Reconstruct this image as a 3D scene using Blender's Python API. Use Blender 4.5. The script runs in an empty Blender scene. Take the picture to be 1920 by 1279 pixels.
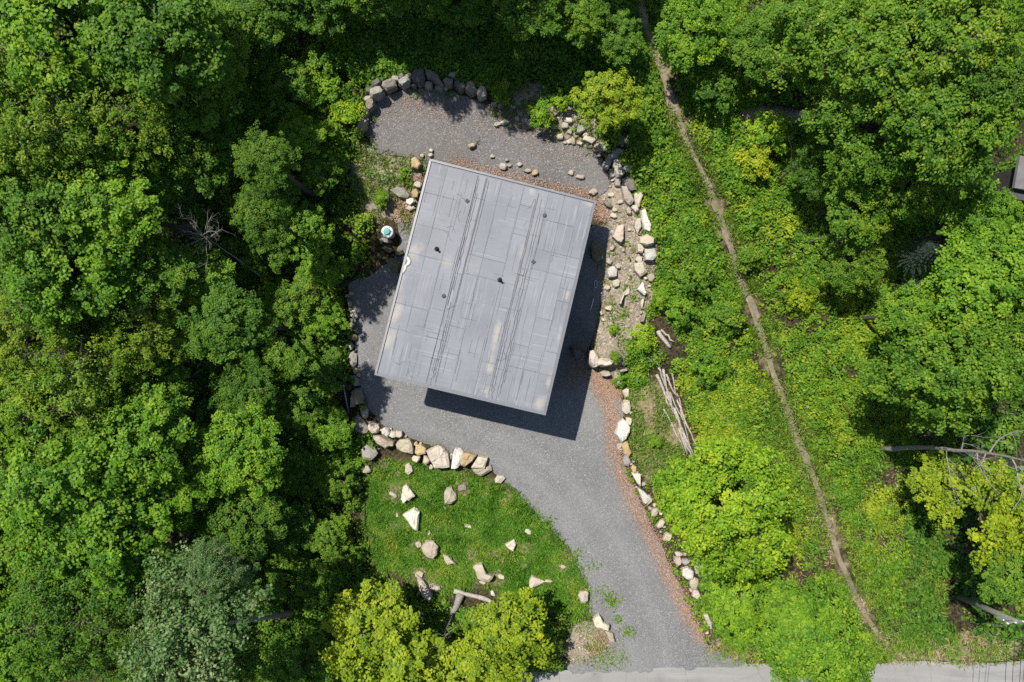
import bpy, bmesh, math, random
import numpy as np
from mathutils import Vector, Matrix, noise, geometry

# ------------------------------------------------------------------ camera, sky, sun, exposure
H = 40.0            # camera height above the drive
PPM = 32.0          # photo pixels per metre on the plane z = 0
CX, CY = 960.0, 639.5
sc = bpy.context.scene
C = sc.collection
cam_d = bpy.data.cameras.new('camera'); cam = bpy.data.objects.new('camera', cam_d); C.objects.link(cam)
cam.location = (0, 0, H); cam.rotation_euler = (0, 0, 0)
cam_d.sensor_width = 36; cam_d.lens = 24.0; cam_d.clip_end = 2000
sc.camera = cam

SUN_EL = math.radians(60)
SDX, SDY = 0.70, -0.714          # ground direction in which shadows fall
wd = bpy.data.worlds.new('World'); sc.world = wd; wd.use_nodes = True
nt = wd.node_tree; nt.nodes.clear()
sky = nt.nodes.new('ShaderNodeTexSky'); sky.sky_type = 'NISHITA'; sky.sun_disc = False
sky.sun_elevation = SUN_EL
sky.sun_rotation = math.atan2(-SDX, -SDY)
sky.air_density = 1.0; sky.dust_density = 0.6
bg = nt.nodes.new('ShaderNodeBackground'); bg.inputs[1].default_value = 0.085
wo = nt.nodes.new('ShaderNodeOutputWorld')
nt.links.new(sky.outputs[0], bg.inputs[0]); nt.links.new(bg.outputs[0], wo.inputs[0])
sd = bpy.data.lights.new('sun', 'SUN'); sd.energy = 4.6; sd.angle = math.radians(0.55); sd.color = (1.0, 0.95, 0.87)
sun = bpy.data.objects.new('sun', sd); C.objects.link(sun)
ldir = Vector((SDX * math.cos(SUN_EL), SDY * math.cos(SUN_EL), -math.sin(SUN_EL)))
sun.rotation_euler = ldir.to_track_quat('-Z', 'Y').to_euler(); sun.location = (-20, 20, 60)
vs = sc.view_settings; vs.view_transform = 'Standard'; vs.look = 'None'; vs.gamma = 1; vs.exposure = 0.85
vs.use_curve_mapping = False
sc.cycles.use_denoising = False
sc.cycles.max_bounces = 7; sc.cycles.diffuse_bounces = 4; sc.cycles.glossy_bounces = 2
sc.cycles.transmission_bounces = 4; sc.cycles.transparent_max_bounces = 4
sc.cycles.caustics_reflective = False; sc.cycles.caustics_refractive = False

rng = np.random.default_rng(7)
R_ = random.Random(11)

# ------------------------------------------------------------------ helpers
def tag(o, label=None, cat=None, group=None, kind=None):
    if label: o['label'] = label
    if cat: o['category'] = cat
    if group: o['group'] = group
    if kind: o['kind'] = kind
    return o

def link(name, me, mat=None, parent=None):
    o = bpy.data.objects.new(name, me); C.objects.link(o)
    if mat is not None:
        if len(me.materials) == 0: me.materials.append(mat)
    if parent is not None: o.parent = parent
    return o

def empty(name, loc=(0, 0, 0)):
    o = bpy.data.objects.new(name, None); C.objects.link(o); o.location = loc; o.empty_display_size = 0.2
    return o

def mesh_np(name, V, quads=None, tris=None, smooth=False, face_attr=None):
    """mesh from numpy vertex array and quad / tri index arrays"""
    me = bpy.data.meshes.new(name)
    me.vertices.add(len(V)); me.vertices.foreach_set('co', np.asarray(V, np.float32).ravel())
    loops = []; starts = []; n = 0
    if quads is not None and len(quads):
        loops.append(np.asarray(quads, np.int32).ravel()); starts.append(np.arange(len(quads), dtype=np.int32) * 4); n = len(quads) * 4
    if tris is not None and len(tris):
        loops.append(np.asarray(tris, np.int32).ravel()); starts.append(np.arange(len(tris), dtype=np.int32) * 3 + n)
    L = np.concatenate(loops); S = np.concatenate(starts)
    me.loops.add(len(L)); me.loops.foreach_set('vertex_index', L)
    me.polygons.add(len(S)); me.polygons.foreach_set('loop_start', S)
    me.update(calc_edges=True)
    if smooth: me.polygons.foreach_set('use_smooth', np.ones(len(S), bool))
    if face_attr is not None:
        for k, a in face_attr.items():
            at = me.attributes.new(k, 'FLOAT', 'FACE'); at.data.foreach_set('value', np.asarray(a, np.float32))
    return me

class MB:
    """collects simple solids into one mesh"""
    def __init__(s): s.v = []; s.f = []
    def add(s, vs, fs):
        b = len(s.v); s.v += [tuple(p) for p in vs]; s.f += [tuple(i + b for i in f) for f in fs]
    def hexa(s, p):       # eight corners: bottom ring then top ring
        s.add(p, [(3, 2, 1, 0), (4, 5, 6, 7), (0, 1, 5, 4), (1, 2, 6, 5), (2, 3, 7, 6), (3, 0, 4, 7)])
    def box(s, x0, x1, y0, y1, z0, z1):
        s.hexa([(x0, y0, z0), (x1, y0, z0), (x1, y1, z0), (x0, y1, z0), (x0, y0, z1), (x1, y0, z1), (x1, y1, z1), (x0, y1, z1)])
    def tube(s, pts, rad, n=6, cap=True):
        pts = [Vector(p) for p in pts]; b = len(s.v); m = len(pts)
        if not hasattr(rad, '__len__'): rad = [rad] * m
        up = Vector((0.31, 0.22, 0.92)).normalized()
        for i, p in enumerate(pts):
            t = (pts[min(i + 1, m - 1)] - pts[max(i - 1, 0)])
            t = t.normalized() if t.length > 1e-9 else Vector((0, 0, 1))
            a = t.cross(up)
            if a.length < 1e-3: a = t.cross(Vector((1, 0, 0)))
            a.normalize(); c = t.cross(a)
            for k in range(n):
                w = 2 * math.pi * k / n
                s.v.append(tuple(p + (a * math.cos(w) + c * math.sin(w)) * rad[i]))
        for i in range(m - 1):
            for k in range(n):
                k2 = (k + 1) % n
                s.f.append((b + i * n + k, b + i * n + k2, b + (i + 1) * n + k2, b + (i + 1) * n + k))
        if cap:
            s.f.append(tuple(b + k for k in reversed(range(n)))); s.f.append(tuple(b + (m - 1) * n + k for k in range(n)))
    def lathe(s, prof, n=20, c=(0, 0, 0)):
        b = len(s.v)
        for r, z in prof:
            for k in range(n):
                w = 2 * math.pi * k / n; s.v.append((c[0] + r * math.cos(w), c[1] + r * math.sin(w), c[2] + z))
        for i in range(len(prof) - 1):
            for k in range(n):
                k2 = (k + 1) % n
                s.f.append((b + i * n + k, b + i * n + k2, b + (i + 1) * n + k2, b + (i + 1) * n + k))
        s.f.append(tuple(b + k for k in reversed(range(n)))); s.f.append(tuple(b + (len(prof) - 1) * n + k for k in range(n)))
    def mesh(s, name, smooth=False):
        me = bpy.data.meshes.new(name); me.from_pydata(s.v, [], s.f); me.update()
        if smooth: me.polygons.foreach_set('use_smooth', np.ones(len(me.polygons), bool))
        return me
    def build(s, name, mat, parent=None, smooth=False): return link(name, s.mesh(name, smooth), mat, parent)

def P(px, py, z):
    k = (H - z) / H / PPM
    return Vector(((px - CX) * k, -(py - CY) * k, z))

# ------------------------------------------------------------------ terrain heights
CTRL = [
 (690,700,0),(700,560,.3),(720,480,.9),(740,400,1.5),(720,330,2.2),(740,440,1.1),(800,780,0),(950,850,0),(1060,760,0),(1090,700,0),(900,600,.0),(950,450,1.0),(860,350,2.0),(1050,420,2.0),
 (740,760,0),(700,640,.05),(1040,660,0),(860,800,0),
 (1130,430,2.45),(1130,520,1.6),(1115,600,.6),(1103,650,.1),(1098,690,0),(1075,640,.1),(1150,640,1.4),(1130,660,1.1),(1133,702,.25),(1160,725,.2),(1175,640,1.6),(1160,580,1.5),(1200,560,2.2),(1215,450,2.8),(1180,370,2.7),(1150,310,2.6),(1165,480,2.2),
 (750,230,2.5),(850,220,2.5),(1000,290,2.5),(1100,320,2.5),(950,320,2.5),(760,280,2.4),(900,260,2.5),
 (700,130,3.2),(800,110,3.3),(900,140,3.2),(1050,170,3.0),(1150,200,3.2),(1000,50,3.8),(600,50,3.2),(600,200,2.5),(650,250,2.5),(850,130,3.2),
 (650,300,2.4),(660,400,1.5),(640,500,.7),(640,600,-.2),(630,700,-.7),(640,780,-.9),(600,700,-.9),(500,500,0),(500,300,1.3),(400,700,-1.1),(500,900,-1.6),(300,300,1.3),(100,100,2.2),(100,600,-.5),(200,1000,-2.2),(100,1200,-2.6),(600,1100,-2),(600,900,-1.5),(680,900,-1.1),(300,100,2),(100,350,1),
 (700,870,-.8),(800,890,-.7),(900,915,-.45),(965,940,-.15),(750,950,-1),(850,1000,-.95),(950,1050,-.75),(1060,1080,-.4),(1085,1125,-.42),(700,1050,-1.5),(800,1090,-1.4),(900,1110,-1.25),(850,1180,-1.6),(1000,1180,-1.1),(750,1240,-1.9),(600,1260,-2.3),
 (1000,900,0),(1100,950,-.1),(1150,1050,-.3),(1200,1150,-.5),(1230,1230,-.6),(1100,1250,-.7),(1320,1240,-.58),(1000,1275,-.8),(1500,1260,-.4),(1700,1260,-.2),(1920,1260,.1),(1250,1330,-.7),(1700,1330,-.3),(1920,1340,0),(1000,1340,-.95),(700,1330,-1.6),
 (1200,760,.7),(1200,850,.65),(1230,930,.5),(1290,1030,.3),(1330,1130,0),(1350,1190,-.35),(1250,800,.9),(1300,760,1.2),(1250,640,1.9),(1350,600,2.5),(1300,450,2.9),(1300,300,3.1),(1250,150,3.4),(1450,700,2.3),(1450,900,1.5),(1550,1050,.8),(1600,1170,.1),(1750,1150,.6),(1850,1190,.4),(1600,700,2.6),(1700,500,3.2),(1800,300,3.8),(1600,200,3.8),(1850,700,2.8),(1850,950,1.9),(1750,1000,1.5),(1400,100,3.6),(1800,60,4.2),
]
_cw = np.array([list(P(*c)) for c in CTRL])
GX0, GX1, GY0, GY1, GS = -46.0, 46.0, -36.0, 36.0, 0.2
gxs = np.arange(GX0, GX1 + GS / 2, GS); gys = np.arange(GY0, GY1 + GS / 2, GS)

def idw(X, Y):
    num = np.zeros_like(X); den = np.zeros_like(X)
    for cx, cy, cz in _cw:
        w = 1.0 / ((X - cx) ** 2 + (Y - cy) ** 2 + 0.35) ** 2
        num += w * cz; den += w
    return num / den

def vnoise(X, Y, scale, seed=0):
    """smooth value noise, 0..1"""
    r = np.random.default_rng(seed + 1000); T = r.random((256, 256))
    x = X / scale + 77.3; y = Y / scale + 41.7
    xi = np.floor(x).astype(int); yi = np.floor(y).astype(int); fx = x - xi; fy = y - yi
    fx = fx * fx * (3 - 2 * fx); fy = fy * fy * (3 - 2 * fy)
    a = T[xi % 256, yi % 256]; b = T[(xi + 1) % 256, yi % 256]; c = T[xi % 256, (yi + 1) % 256]; d = T[(xi + 1) % 256, (yi + 1) % 256]
    return (a * (1 - fx) + b * fx) * (1 - fy) + (c * (1 - fx) + d * fx) * fy

GXm, GYm = np.meshgrid(gxs, gys, indexing='ij')
ZG = idw(GXm, GYm)
# one light smoothing pass
for _ in range(3):
    Zp = np.pad(ZG, 1, mode='edge'); ZG = (Zp[1:-1, 1:-1] * 4 + Zp[:-2, 1:-1] + Zp[2:, 1:-1] + Zp[1:-1, :-2] + Zp[1:-1, 2:]) / 8

def Zs(x, y):
    x = np.asarray(x, float); y = np.asarray(y, float)
    u = np.clip((x - GX0) / GS, 0, len(gxs) - 1.001); v = np.clip((y - GY0) / GS, 0, len(gys) - 1.001)
    i = u.astype(int); j = v.astype(int); fu = u - i; fv = v - j
    return (ZG[i, j] * (1 - fu) + ZG[i + 1, j] * fu) * (1 - fv) + (ZG[i, j + 1] * (1 - fu) + ZG[i + 1, j + 1] * fu) * fv

def Z(x, y): return float(Zs(x, y))

def G(px, py, dz=0.0):
    z = 0.0
    for _ in range(8):
        p = P(px, py, z); z = 0.5 * z + 0.5 * Z(p.x, p.y)
    p = P(px, py, z); p.z = Z(p.x, p.y) + dz
    return p

def GP(poly): return [tuple(G(*p)[:2]) for p in poly]

def inside(X, Y, poly):
    X = np.asarray(X); Y = np.asarray(Y); r = np.zeros(X.shape, bool); n = len(poly)
    for i in range(n):
        x1, y1 = poly[i]; x2, y2 = poly[(i + 1) % n]
        if y1 == y2: continue
        c = ((y1 > Y) != (y2 > Y)) & (X < (x2 - x1) * (Y - y1) / (y2 - y1) + x1)
        r ^= c
    return r

def dist_line(X, Y, pl):
    d = np.full(np.asarray(X).shape, 1e9)
    for (x1, y1), (x2, y2) in zip(pl[:-1], pl[1:]):
        L2 = (x2 - x1) ** 2 + (y2 - y1) ** 2
        t = np.clip(((X - x1) * (x2 - x1) + (Y - y1) * (y2 - y1)) / L2, 0, 1)
        d = np.minimum(d, np.hypot(X - x1 - t * (x2 - x1), Y - y1 - t * (y2 - y1)))
    return d

# ------------------------------------------------------------------ areas (photo pixels on the ground)
A_DRIVE = GP([(652,530),(700,512),(735,486),(752,452),(742,412),(790,390),(900,420),(1060,470),(1112,420),(1142,425),(1135,500),(1124,580),(1106,660),(1103,692),(1135,712),(1165,735),(1170,780),(1160,830),(1168,870),(1184,905),(1205,950),(1228,1000),(1255,1060),(1280,1110),(1300,1165),(1325,1205),(1360,1230),(1400,1243),(1390,1262),(1070,1270),(1062,1250),(1105,1236),(1140,1215),(1130,1180),(1105,1150),(1108,1120),(1093,1080),(1075,1040),(1045,1005),(1010,968),(968,925),(945,902),(905,875),(870,856),(810,838),(760,820),(722,800),(690,768),(672,722),(662,680),(664,620),(655,580)])
A_REAR = GP([(690,262),(684,228),(700,200),(716,182),(760,166),(820,168),(880,184),(915,197),(932,222),(965,238),(1000,246),(1050,260),(1090,272),(1122,290),(1136,310),(1146,338),(1142,358),(1118,372),(1000,350),(880,330),(800,310),(770,292),(732,296),(706,286)])
A_LAWN = GP([(690,885),(720,868),(770,862),(800,880),(850,882),(890,892),(935,908),(962,922),(1000,958),(1040,1005),(1072,1045),(1090,1082),(1104,1125),(1100,1150),(1065,1158),(1000,1140),(940,1108),(900,1096),(860,1100),(820,1120),(790,1100),(750,1070),(705,1068),(690,1010),(683,950)])
A_ROAD = GP([(900,1262),(1060,1257),(1400,1245),(1680,1241),(1960,1236),(2100,1233),(2100,1420),(900,1420)])
A_BANK = GP([(1118,377),(1150,330),(1180,370),(1205,400),(1225,450),(1232,500),(1225,560),(1210,620),(1180,650),(1165,690),(1150,720),(1100,690),(1110,650),(1130,560),(1142,430)])
A_WEST = GP([(690,262),(706,286),(740,296),(795,300),(785,360),(765,430),(735,400),(700,420),(675,400),(655,330),(668,280)])
A_NBANK = GP([(915,195),(960,160),(1030,160),(1080,190),(1130,240),(1135,300),(1090,272),(1000,246),(940,232)])
A_SLOPE = GP([(1180,730),(1215,705),(1240,720),(1290,840),(1240,880),(1225,920),(1200,880),(1180,820)])
A_CORNER = GP([(1080,1165),(1130,1170),(1150,1210),(1120,1240),(1070,1245),(1060,1200)])
A_VERGE = GP([(1330,1195),(1400,1215),(1420,1243),(1380,1240),(1330,1220)])
A_VERGE2 = GP([(1650,1195),(1720,1185),(1800,1185),(1905,1185),(1920,1234),(1680,1240)])
A_TAN2 = GP([(1370,202),(1430,196),(1525,212),(1515,234),(1440,230),(1380,230)])
A_HOUSE = GP([(820,330),(1090,400),(1010,740),(730,690)])
L_PATH = GP([(1196,-20),(1205,20),(1222,80),(1240,125),(1258,180),(1290,265),(1330,350),(1352,410),(1375,480),(1395,540),(1416,592),(1432,640),(1452,705),(1478,780),(1498,830),(1530,910),(1555,985),(1575,1050),(1605,1120),(1630,1165),(1656,1205),(1690,1240)])
L_LIT_DRIVE = GP([(1118,712),(1135,740),(1148,775),(1150,830),(1160,875),(1180,920),(1200,965),(1225,1015),(1250,1070),(1275,1120),(1295,1160),(1320,1200)])
L_LIT_REAR = GP([(850,305),(900,322),(960,334),(1020,348),(1080,362),(1112,372)])

def densify(poly, step, jit, seed):
    out = []; n = len(poly)
    for i in range(n):
        a = Vector(poly[i]); b = Vector(poly[(i + 1) % n]); L = (b - a).length; k = max(1, int(L / step))
        nrm = Vector((-(b - a).y, (b - a).x)).normalized() if L > 0 else Vector((0, 0))
        for j in range(k):
            p = a.lerp(b, j / k)
            q = noise.noise(Vector((p.x * .8, p.y * .8, seed))) * .7 + noise.noise(Vector((p.x * 3.1, p.y * 3.1, seed + 5))) * .5
            p = p + nrm * q * jit; out.append((p.x, p.y))
    return out

def sheet(name, poly, dz, mat, step=0.35, jit=0.25, seed=1.0, tracks=None):
    """a sheet with a ragged outline draped over the terrain"""
    b = densify(poly, 0.28, jit, seed); n = len(b)
    xs = [p[0] for p in b]; ys = [p[1] for p in b]
    X, Y = np.meshgrid(np.arange(min(xs), max(xs), step), np.arange(min(ys), max(ys), step))
    X = X.ravel() + rng.uniform(-.08, .08, X.size); Y = Y.ravel() + rng.uniform(-.08, .08, Y.size)
    m = inside(X, Y, b); X = X[m]; Y = Y[m]
    d = dist_line(X, Y, b + b[:1]); m = d > .14; X = X[m]; Y = Y[m]
    pts = [Vector(p) for p in b] + [Vector((x, y)) for x, y in zip(X, Y)]
    r = geometry.delaunay_2d_cdt(pts, [(i, (i + 1) % n) for i in range(n)], [], 1, 1e-4)
    V = np.array([(p.x, p.y, 0.0) for p in r[0]]); V[:, 2] = Zs(V[:, 0], V[:, 1]) + dz
    edge = dist_line(V[:, 0], V[:, 1], b + b[:1]) < .02
    V[edge, 2] -= dz + .03
    F = [f if ((r[0][f[1]] - r[0][f[0]]).cross(r[0][f[2]] - r[0][f[0]])) > 0 else f[::-1] for f in r[2]]
    me = bpy.data.meshes.new(name); me.from_pydata([tuple(v) for v in V], [], F); me.update()
    me.polygons.foreach_set('use_smooth', np.ones(len(me.polygons), bool))
    if tracks is not None:
        a = np.zeros(len(V))
        for ln, w_ in tracks: a = np.maximum(a, np.exp(-(dist_line(V[:, 0], V[:, 1], ln) / w_) ** 2))
        at = me.attributes.new('track', 'FLOAT', 'POINT'); at.data.foreach_set('value', a.astype(np.float32))
    o = link(name, me, mat); tag(o, kind='structure'); return o

# ------------------------------------------------------------------ materials
def nodes(name):
    m = bpy.data.materials.new(name); m.use_nodes = True; t = m.node_tree; t.nodes.clear()
    out = t.nodes.new('ShaderNodeOutputMaterial'); return m, t, out

class NG:
    def __init__(s, t): s.t = t
    def n(s, ty, **k):
        o = s.t.nodes.new(ty)
        for a, b in k.items(): setattr(o, a, b)
        return o
    def l(s, a, b): s.t.links.new(a, b)
    def noise(s, vec, scale, detail=4, rough=.6, out=0):
        o = s.n('ShaderNodeTexNoise'); o.inputs['Scale'].default_value = scale; o.inputs['Detail'].default_value = detail; o.inputs['Roughness'].default_value = rough
        if vec is not None: s.l(vec, o.inputs['Vector'])
        return o.outputs[out]
    def voro(s, vec, scale, out='Color', feature='F1'):
        o = s.n('ShaderNodeTexVoronoi'); o.feature = feature; o.inputs['Scale'].default_value = scale
        if vec is not None: s.l(vec, o.inputs['Vector'])
        return o.outputs[out]
    def ramp(s, fac, stops, interp='LINEAR'):
        o = s.n('ShaderNodeValToRGB'); e = o.color_ramp.elements; o.color_ramp.interpolation = interp
        while len(e) < len(stops): e.new(.5)
        for el, (p, c) in zip(e, stops):
            el.position = p; el.color = (*c, 1) if hasattr(c, '__len__') else (c, c, c, 1)
        s.l(fac, o.inputs[0]); return o.outputs[0]
    def mix(s, fac, a, b, mode='MIX'):
        o = s.n('ShaderNodeMix'); o.data_type = 'RGBA'; o.blend_type = mode; o.clamp_factor = True
        for i, v in ((0, fac), (6, a), (7, b)):
            sock = o.inputs[i]
            if hasattr(v, 'is_linked'): s.l(v, sock)
            elif hasattr(v, '__len__'): sock.default_value = (*v, 1)
            else: sock.default_value = v if i == 0 else (v, v, v, 1)
        return o.outputs[2]
    def math(s, op, a, b=0.0, clamp=False):
        o = s.n('ShaderNodeMath'); o.operation = op; o.use_clamp = clamp
        for sock, v in ((o.inputs[0], a), (o.inputs[1], b)):
            if hasattr(v, 'is_linked'): s.l(v, sock)
            else: sock.default_value = v
        return o.outputs[0]
    def coord(s, which='Object'): return s.n('ShaderNodeTexCoord').outputs[which]
    def mapping(s, vec, scale=(1, 1, 1), rot=(0, 0, 0), loc=(0, 0, 0)):
        o = s.n('ShaderNodeMapping'); o.inputs['Scale'].default_value = scale; o.inputs['Rotation'].default_value = rot; o.inputs['Location'].default_value = loc
        s.l(vec, o.inputs[0]); return o.outputs[0]
    def attr(s, name, out='Fac'):
        o = s.n('ShaderNodeAttribute'); o.attribute_name = name; return o.outputs[out]
    def bump(s, h, strength=.5, dist=.02):
        o = s.n('ShaderNodeBump'); o.inputs['Strength'].default_value = strength; o.inputs['Distance'].default_value = dist
        s.l(h, o.inputs['Height']); return o.outputs[0]
    def bsdf(s, col, rough=.9, spec=.2, normal=None, metal=0.0, k=.72):
        o = s.n('ShaderNodeBsdfPrincipled')
        if hasattr(col, 'is_linked'): s.l(s.mix(1.0, col, (k, k, k), 'MULTIPLY') if k != 1 else col, o.inputs['Base Color'])
        else: o.inputs['Base Color'].default_value = (*[c * k for c in col], 1)
        if hasattr(rough, 'is_linked'): s.l(rough, o.inputs['Roughness'])
        else: o.inputs['Roughness'].default_value = rough
        o.inputs['Specular IOR Level'].default_value = spec; o.inputs['Metallic'].default_value = metal
        if normal is not None: s.l(normal, o.inputs['Normal'])
        return o

def geo_pos(g): return g.n('ShaderNodeNewGeometry').outputs['Position']

def mat_gravel(name, dark, mid, light, warm):
    m, t, out = nodes(name); g = NG(t); p = geo_pos(g)
    grain = g.voro(p, 24.0)
    gv = g.n('ShaderNodeSeparateColor'); g.l(grain, gv.inputs[0])
    col = g.ramp(gv.outputs[0], [(0, dark), (.35, mid), (.8, mid), (.93, light), (1, [c * 1.5 for c in light])])
    fine = g.noise(p, 60, 2)
    col = g.mix(.35, col, g.ramp(fine, [(.3, [c * .5 for c in mid]), (.7, [c * 1.5 for c in mid])]))
    big = g.noise(p, .28, 4, .55)
    col = g.mix(g.ramp(big, [(.4, 0.0), (.68, .75)]), col, g.mix(.5, col, warm))
    wear = g.noise(g.mapping(p, (.35, .16, .35), (0, 0, math.radians(-28))), 1.0, 3)
    col = g.mix(g.ramp(wear, [(.46, 0.0), (.62, .45)]), col, g.mix(.6, col, [c * 1.35 for c in mid]))
    tf = g.math('MULTIPLY', g.attr('track'), g.ramp(g.noise(p, 1.5, 4), [(.3, .3), (.6, 1.0)]))
    col = g.mix(g.math('MULTIPLY', tf, .55), col, g.mix(.45, col, [c * 1.75 for c in mid]))
    b = g.bump(gv.outputs[1], .9, .03)
    g.l(g.bsdf(col, .92, .12, b).outputs[0], out.inputs[0]); return m

def mat_ground():
    m, t, out = nodes('ground_soil'); g = NG(t); p = geo_pos(g)
    tan = g.attr('tan'); lawn = g.attr('lawn'); dry = g.attr('dry')
    n1 = g.noise(p, 1.1, 5, .65); n2 = g.noise(p, 7, 4, .7); vc = g.voro(p, 9)
    sep = g.n('ShaderNodeSeparateColor'); g.l(vc, sep.inputs[0])
    litter = g.ramp(n2, [(.25, (.018, .013, .008)), (.5, (.05, .036, .022)), (.62, (.03, .035, .012)), (.8, (.10, .07, .045))])
    soil = g.ramp(n2, [(.25, (.17, .135, .095)), (.5, (.32, .265, .20)), (.75, (.45, .385, .30))])
    soil = g.mix(g.ramp(sep.outputs[0], [(.7, 0.0), (.86, .7)]), soil, (.42, .37, .30))
    soil = g.mix(g.ramp(n1, [(.5, 0.0), (.68, .55)]), soil, (.09, .105, .03))
    dryc = g.ramp(n2, [(.3, (.17, .13, .07)), (.55, (.30, .24, .15)), (.8, (.40, .33, .22))])
    dryc = g.mix(g.ramp(n1, [(.42, .75), (.6, 0.0)]), dryc, (.09, .13, .025))
    lawnc = g.ramp(n1, [(.35, (.07, .12, .02)), (.65, (.15, .15, .06))])
    leafc = g.voro(p, 11); sl = g.n('ShaderNodeSeparateColor'); g.l(leafc, sl.inputs[0])
    litter = g.mix(.8, litter, g.ramp(sl.outputs[1], [(.0, (.012, .010, .006)), (.45, (.05, .036, .022)), (.75, (.085, .06, .035)), (.9, (.045, .07, .016)), (1, (.16, .115, .07))]))
    soil = g.mix(.35, soil, g.ramp(sl.outputs[2], [(.2, (.10, .08, .055)), (.7, (.32, .27, .20)), (1, (.5, .45, .37))]))
    lawnc = g.mix(.75, lawnc, g.ramp(sl.outputs[0], [(.1, (.04, .07, .014)), (.45, (.10, .14, .025)), (.75, (.19, .16, .08)), (1, (.30, .25, .16))]))
    dryc = g.mix(.45, dryc, g.ramp(sl.outputs[1], [(.1, (.12, .09, .05)), (.6, (.33, .26, .16)), (.85, (.12, .16, .03)), (1, (.5, .42, .30))]))
    f = g.math('ADD', g.math('MULTIPLY', g.math('SUBTRACT', n2, .5), .9), tan)
    col = g.mix(g.ramp(f, [(.38, 0.0), (.62, 1.0)]), litter, soil)
    f2 = g.math('ADD', g.math('MULTIPLY', g.math('SUBTRACT', n1, .5), .9), dry)
    col = g.mix(g.ramp(f2, [(.38, 0.0), (.62, 1.0)]), col, dryc)
    col = g.mix(lawn, col, lawnc)
    g.l(g.bsdf(col, .95, .1, g.bump(n2, .8, .06)).outputs[0], out.inputs[0]); return m

def mat_path():
    m, t, out = nodes('trodden_earth'); g = NG(t); p = geo_pos(g)
    n = g.noise(p, 6, 5, .7); n1 = g.noise(p, .9, 3)
    col = g.ramp(n, [(.25, (.14, .11, .078)), (.5, (.25, .205, .15)), (.75, (.36, .30, .235))])
    col = g.mix(g.ramp(n1, [(.42, 0.0), (.62, .7)]), col, (.13, .135, .05))
    g.l(g.bsdf(col, .95, .1, g.bump(n, .6, .04)).outputs[0], out.inputs[0]); return m

def mat_asphalt():
    m, t, out = nodes('worn_asphalt'); g = NG(t); p = geo_pos(g)
    fine = g.noise(p, 45, 3); big = g.noise(p, .5, 5, .6)
    streak = g.noise(g.mapping(p, (.12, 2.2, 1)), 1.0, 4)
    col = g.ramp(fine, [(.3, (.20, .195, .185)), (.7, (.33, .32, .30))])
    col = g.mix(g.ramp(streak, [(.45, 0.0), (.65, .5)]), col, (.36, .35, .335))
    col = g.mix(g.ramp(big, [(.52, 0.0), (.7, .5)]), col, (.17, .165, .16))
    wob = g.mix(.12, p, g.noise(p, 1.3, 4, .6, 1))
    cr = g.voro(g.mapping(wob, (.30, .55, 1)), 1.0, 'Distance', 'DISTANCE_TO_EDGE')
    col = g.mix(g.ramp(cr, [(0.0, .4), (.007, 0.0)]), col, (.08, .08, .08))
    g.l(g.bsdf(col, .9, .2, g.bump(fine, .4, .01)).outputs[0], out.inputs[0]); return m

def mat_rock():
    m, t, out = nodes('quarried_rock'); g = NG(t); p = geo_pos(g)
    oi = g.n('ShaderNodeObjectInfo')
    n = g.noise(p, 2.6, 6, .7); n2 = g.noise(p, 14, 4, .7)
    lay = g.noise(g.mapping(p, (1.2, 5, 6), (.4, .3, .7)), 1.6, 4)
    col = g.mix(g.ramp(n, [(.3, .55), (.55, 0.0)]), oi.outputs['Color'], g.mix(1.0, oi.outputs['Color'], (.62, .58, .52), 'MULTIPLY'))
    col = g.mix(g.ramp(n2, [(.5, 0.0), (.75, .35)]), col, g.mix(1.0, oi.outputs['Color'], (1.3, 1.3, 1.3), 'MULTIPLY'))
    col = g.mix(g.ramp(g.noise(p, 1.3, 3), [(.58, 0.0), (.75, .4)]), col, g.mix(1.0, oi.outputs['Color'], (1.0, .78, .5), 'MULTIPLY'))
    col = g.mix(g.ramp(lay, [(.30, .4), (.42, 0.0)]), col, (.10, .09, .075))
    bb = g.math('ADD', n2, g.math('MULTIPLY', lay, 1.6))
    g.l(g.bsdf(col, .92, .15, g.bump(bb, .8, .05)).outputs[0], out.inputs[0]); return m

def mat_leaf(name, a, b, c, trans=.50, rough=.5, spec=.18, live=True):
    """a dark, b typical, c young leaf colour; chosen by each leaf's own tint and the plant"""
    m, t, out = nodes(name); g = NG(t)
    tint = g.attr('tint'); oi = g.n('ShaderNodeObjectInfo')
    f = g.math('ADD', tint, g.math('MULTIPLY', g.math('SUBTRACT', oi.outputs['Random'], .5), .22), True)
    if live: a, b, c = [[q[0] * k, q[1] * 1.36, (q[2] + .035 * q[1]) * 1.25] for q, k in ((a, 1.0), (b, 1.12), (c, 1.42))]
    col = g.ramp(f, [(0, a), (.5, b), (1, c)])
    d = g.bsdf(col, rough, spec, k=1)
    tr = g.n('ShaderNodeBsdfTranslucent'); g.l(g.mix(1.0, col, (1.3, 1.3, .5), 'MULTIPLY'), tr.inputs[0])
    mx = g.n('ShaderNodeMixShader'); mx.inputs[0].default_value = trans
    g.l(d.outputs[0], mx.inputs[1]); g.l(tr.outputs[0], mx.inputs[2]); g.l(mx.outputs[0], out.inputs[0]); return m

def mat_bark(name, a, b):
    m, t, out = nodes(name); g = NG(t); p = geo_pos(g)
    n = g.noise(p, 9, 5, .7)
    g.l(g.bsdf(g.ramp(n, [(.3, a), (.7, b)]), .9, .15, g.bump(n, .7, .03)).outputs[0], out.inputs[0]); return m

def mat_plain(name, col, rough=.6, spec=.3, metal=0.0, var=.12, scale=8):
    m, t, out = nodes(name); g = NG(t); n = g.noise(geo_pos(g), scale, 4)
    c = g.ramp(n, [(.3, [x * (1 - var) for x in col]), (.7, [min(1, x * (1 + var)) for x in col])])
    g.l(g.bsdf(c, rough, spec, None, metal).outputs[0], out.inputs[0]); return m

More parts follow.
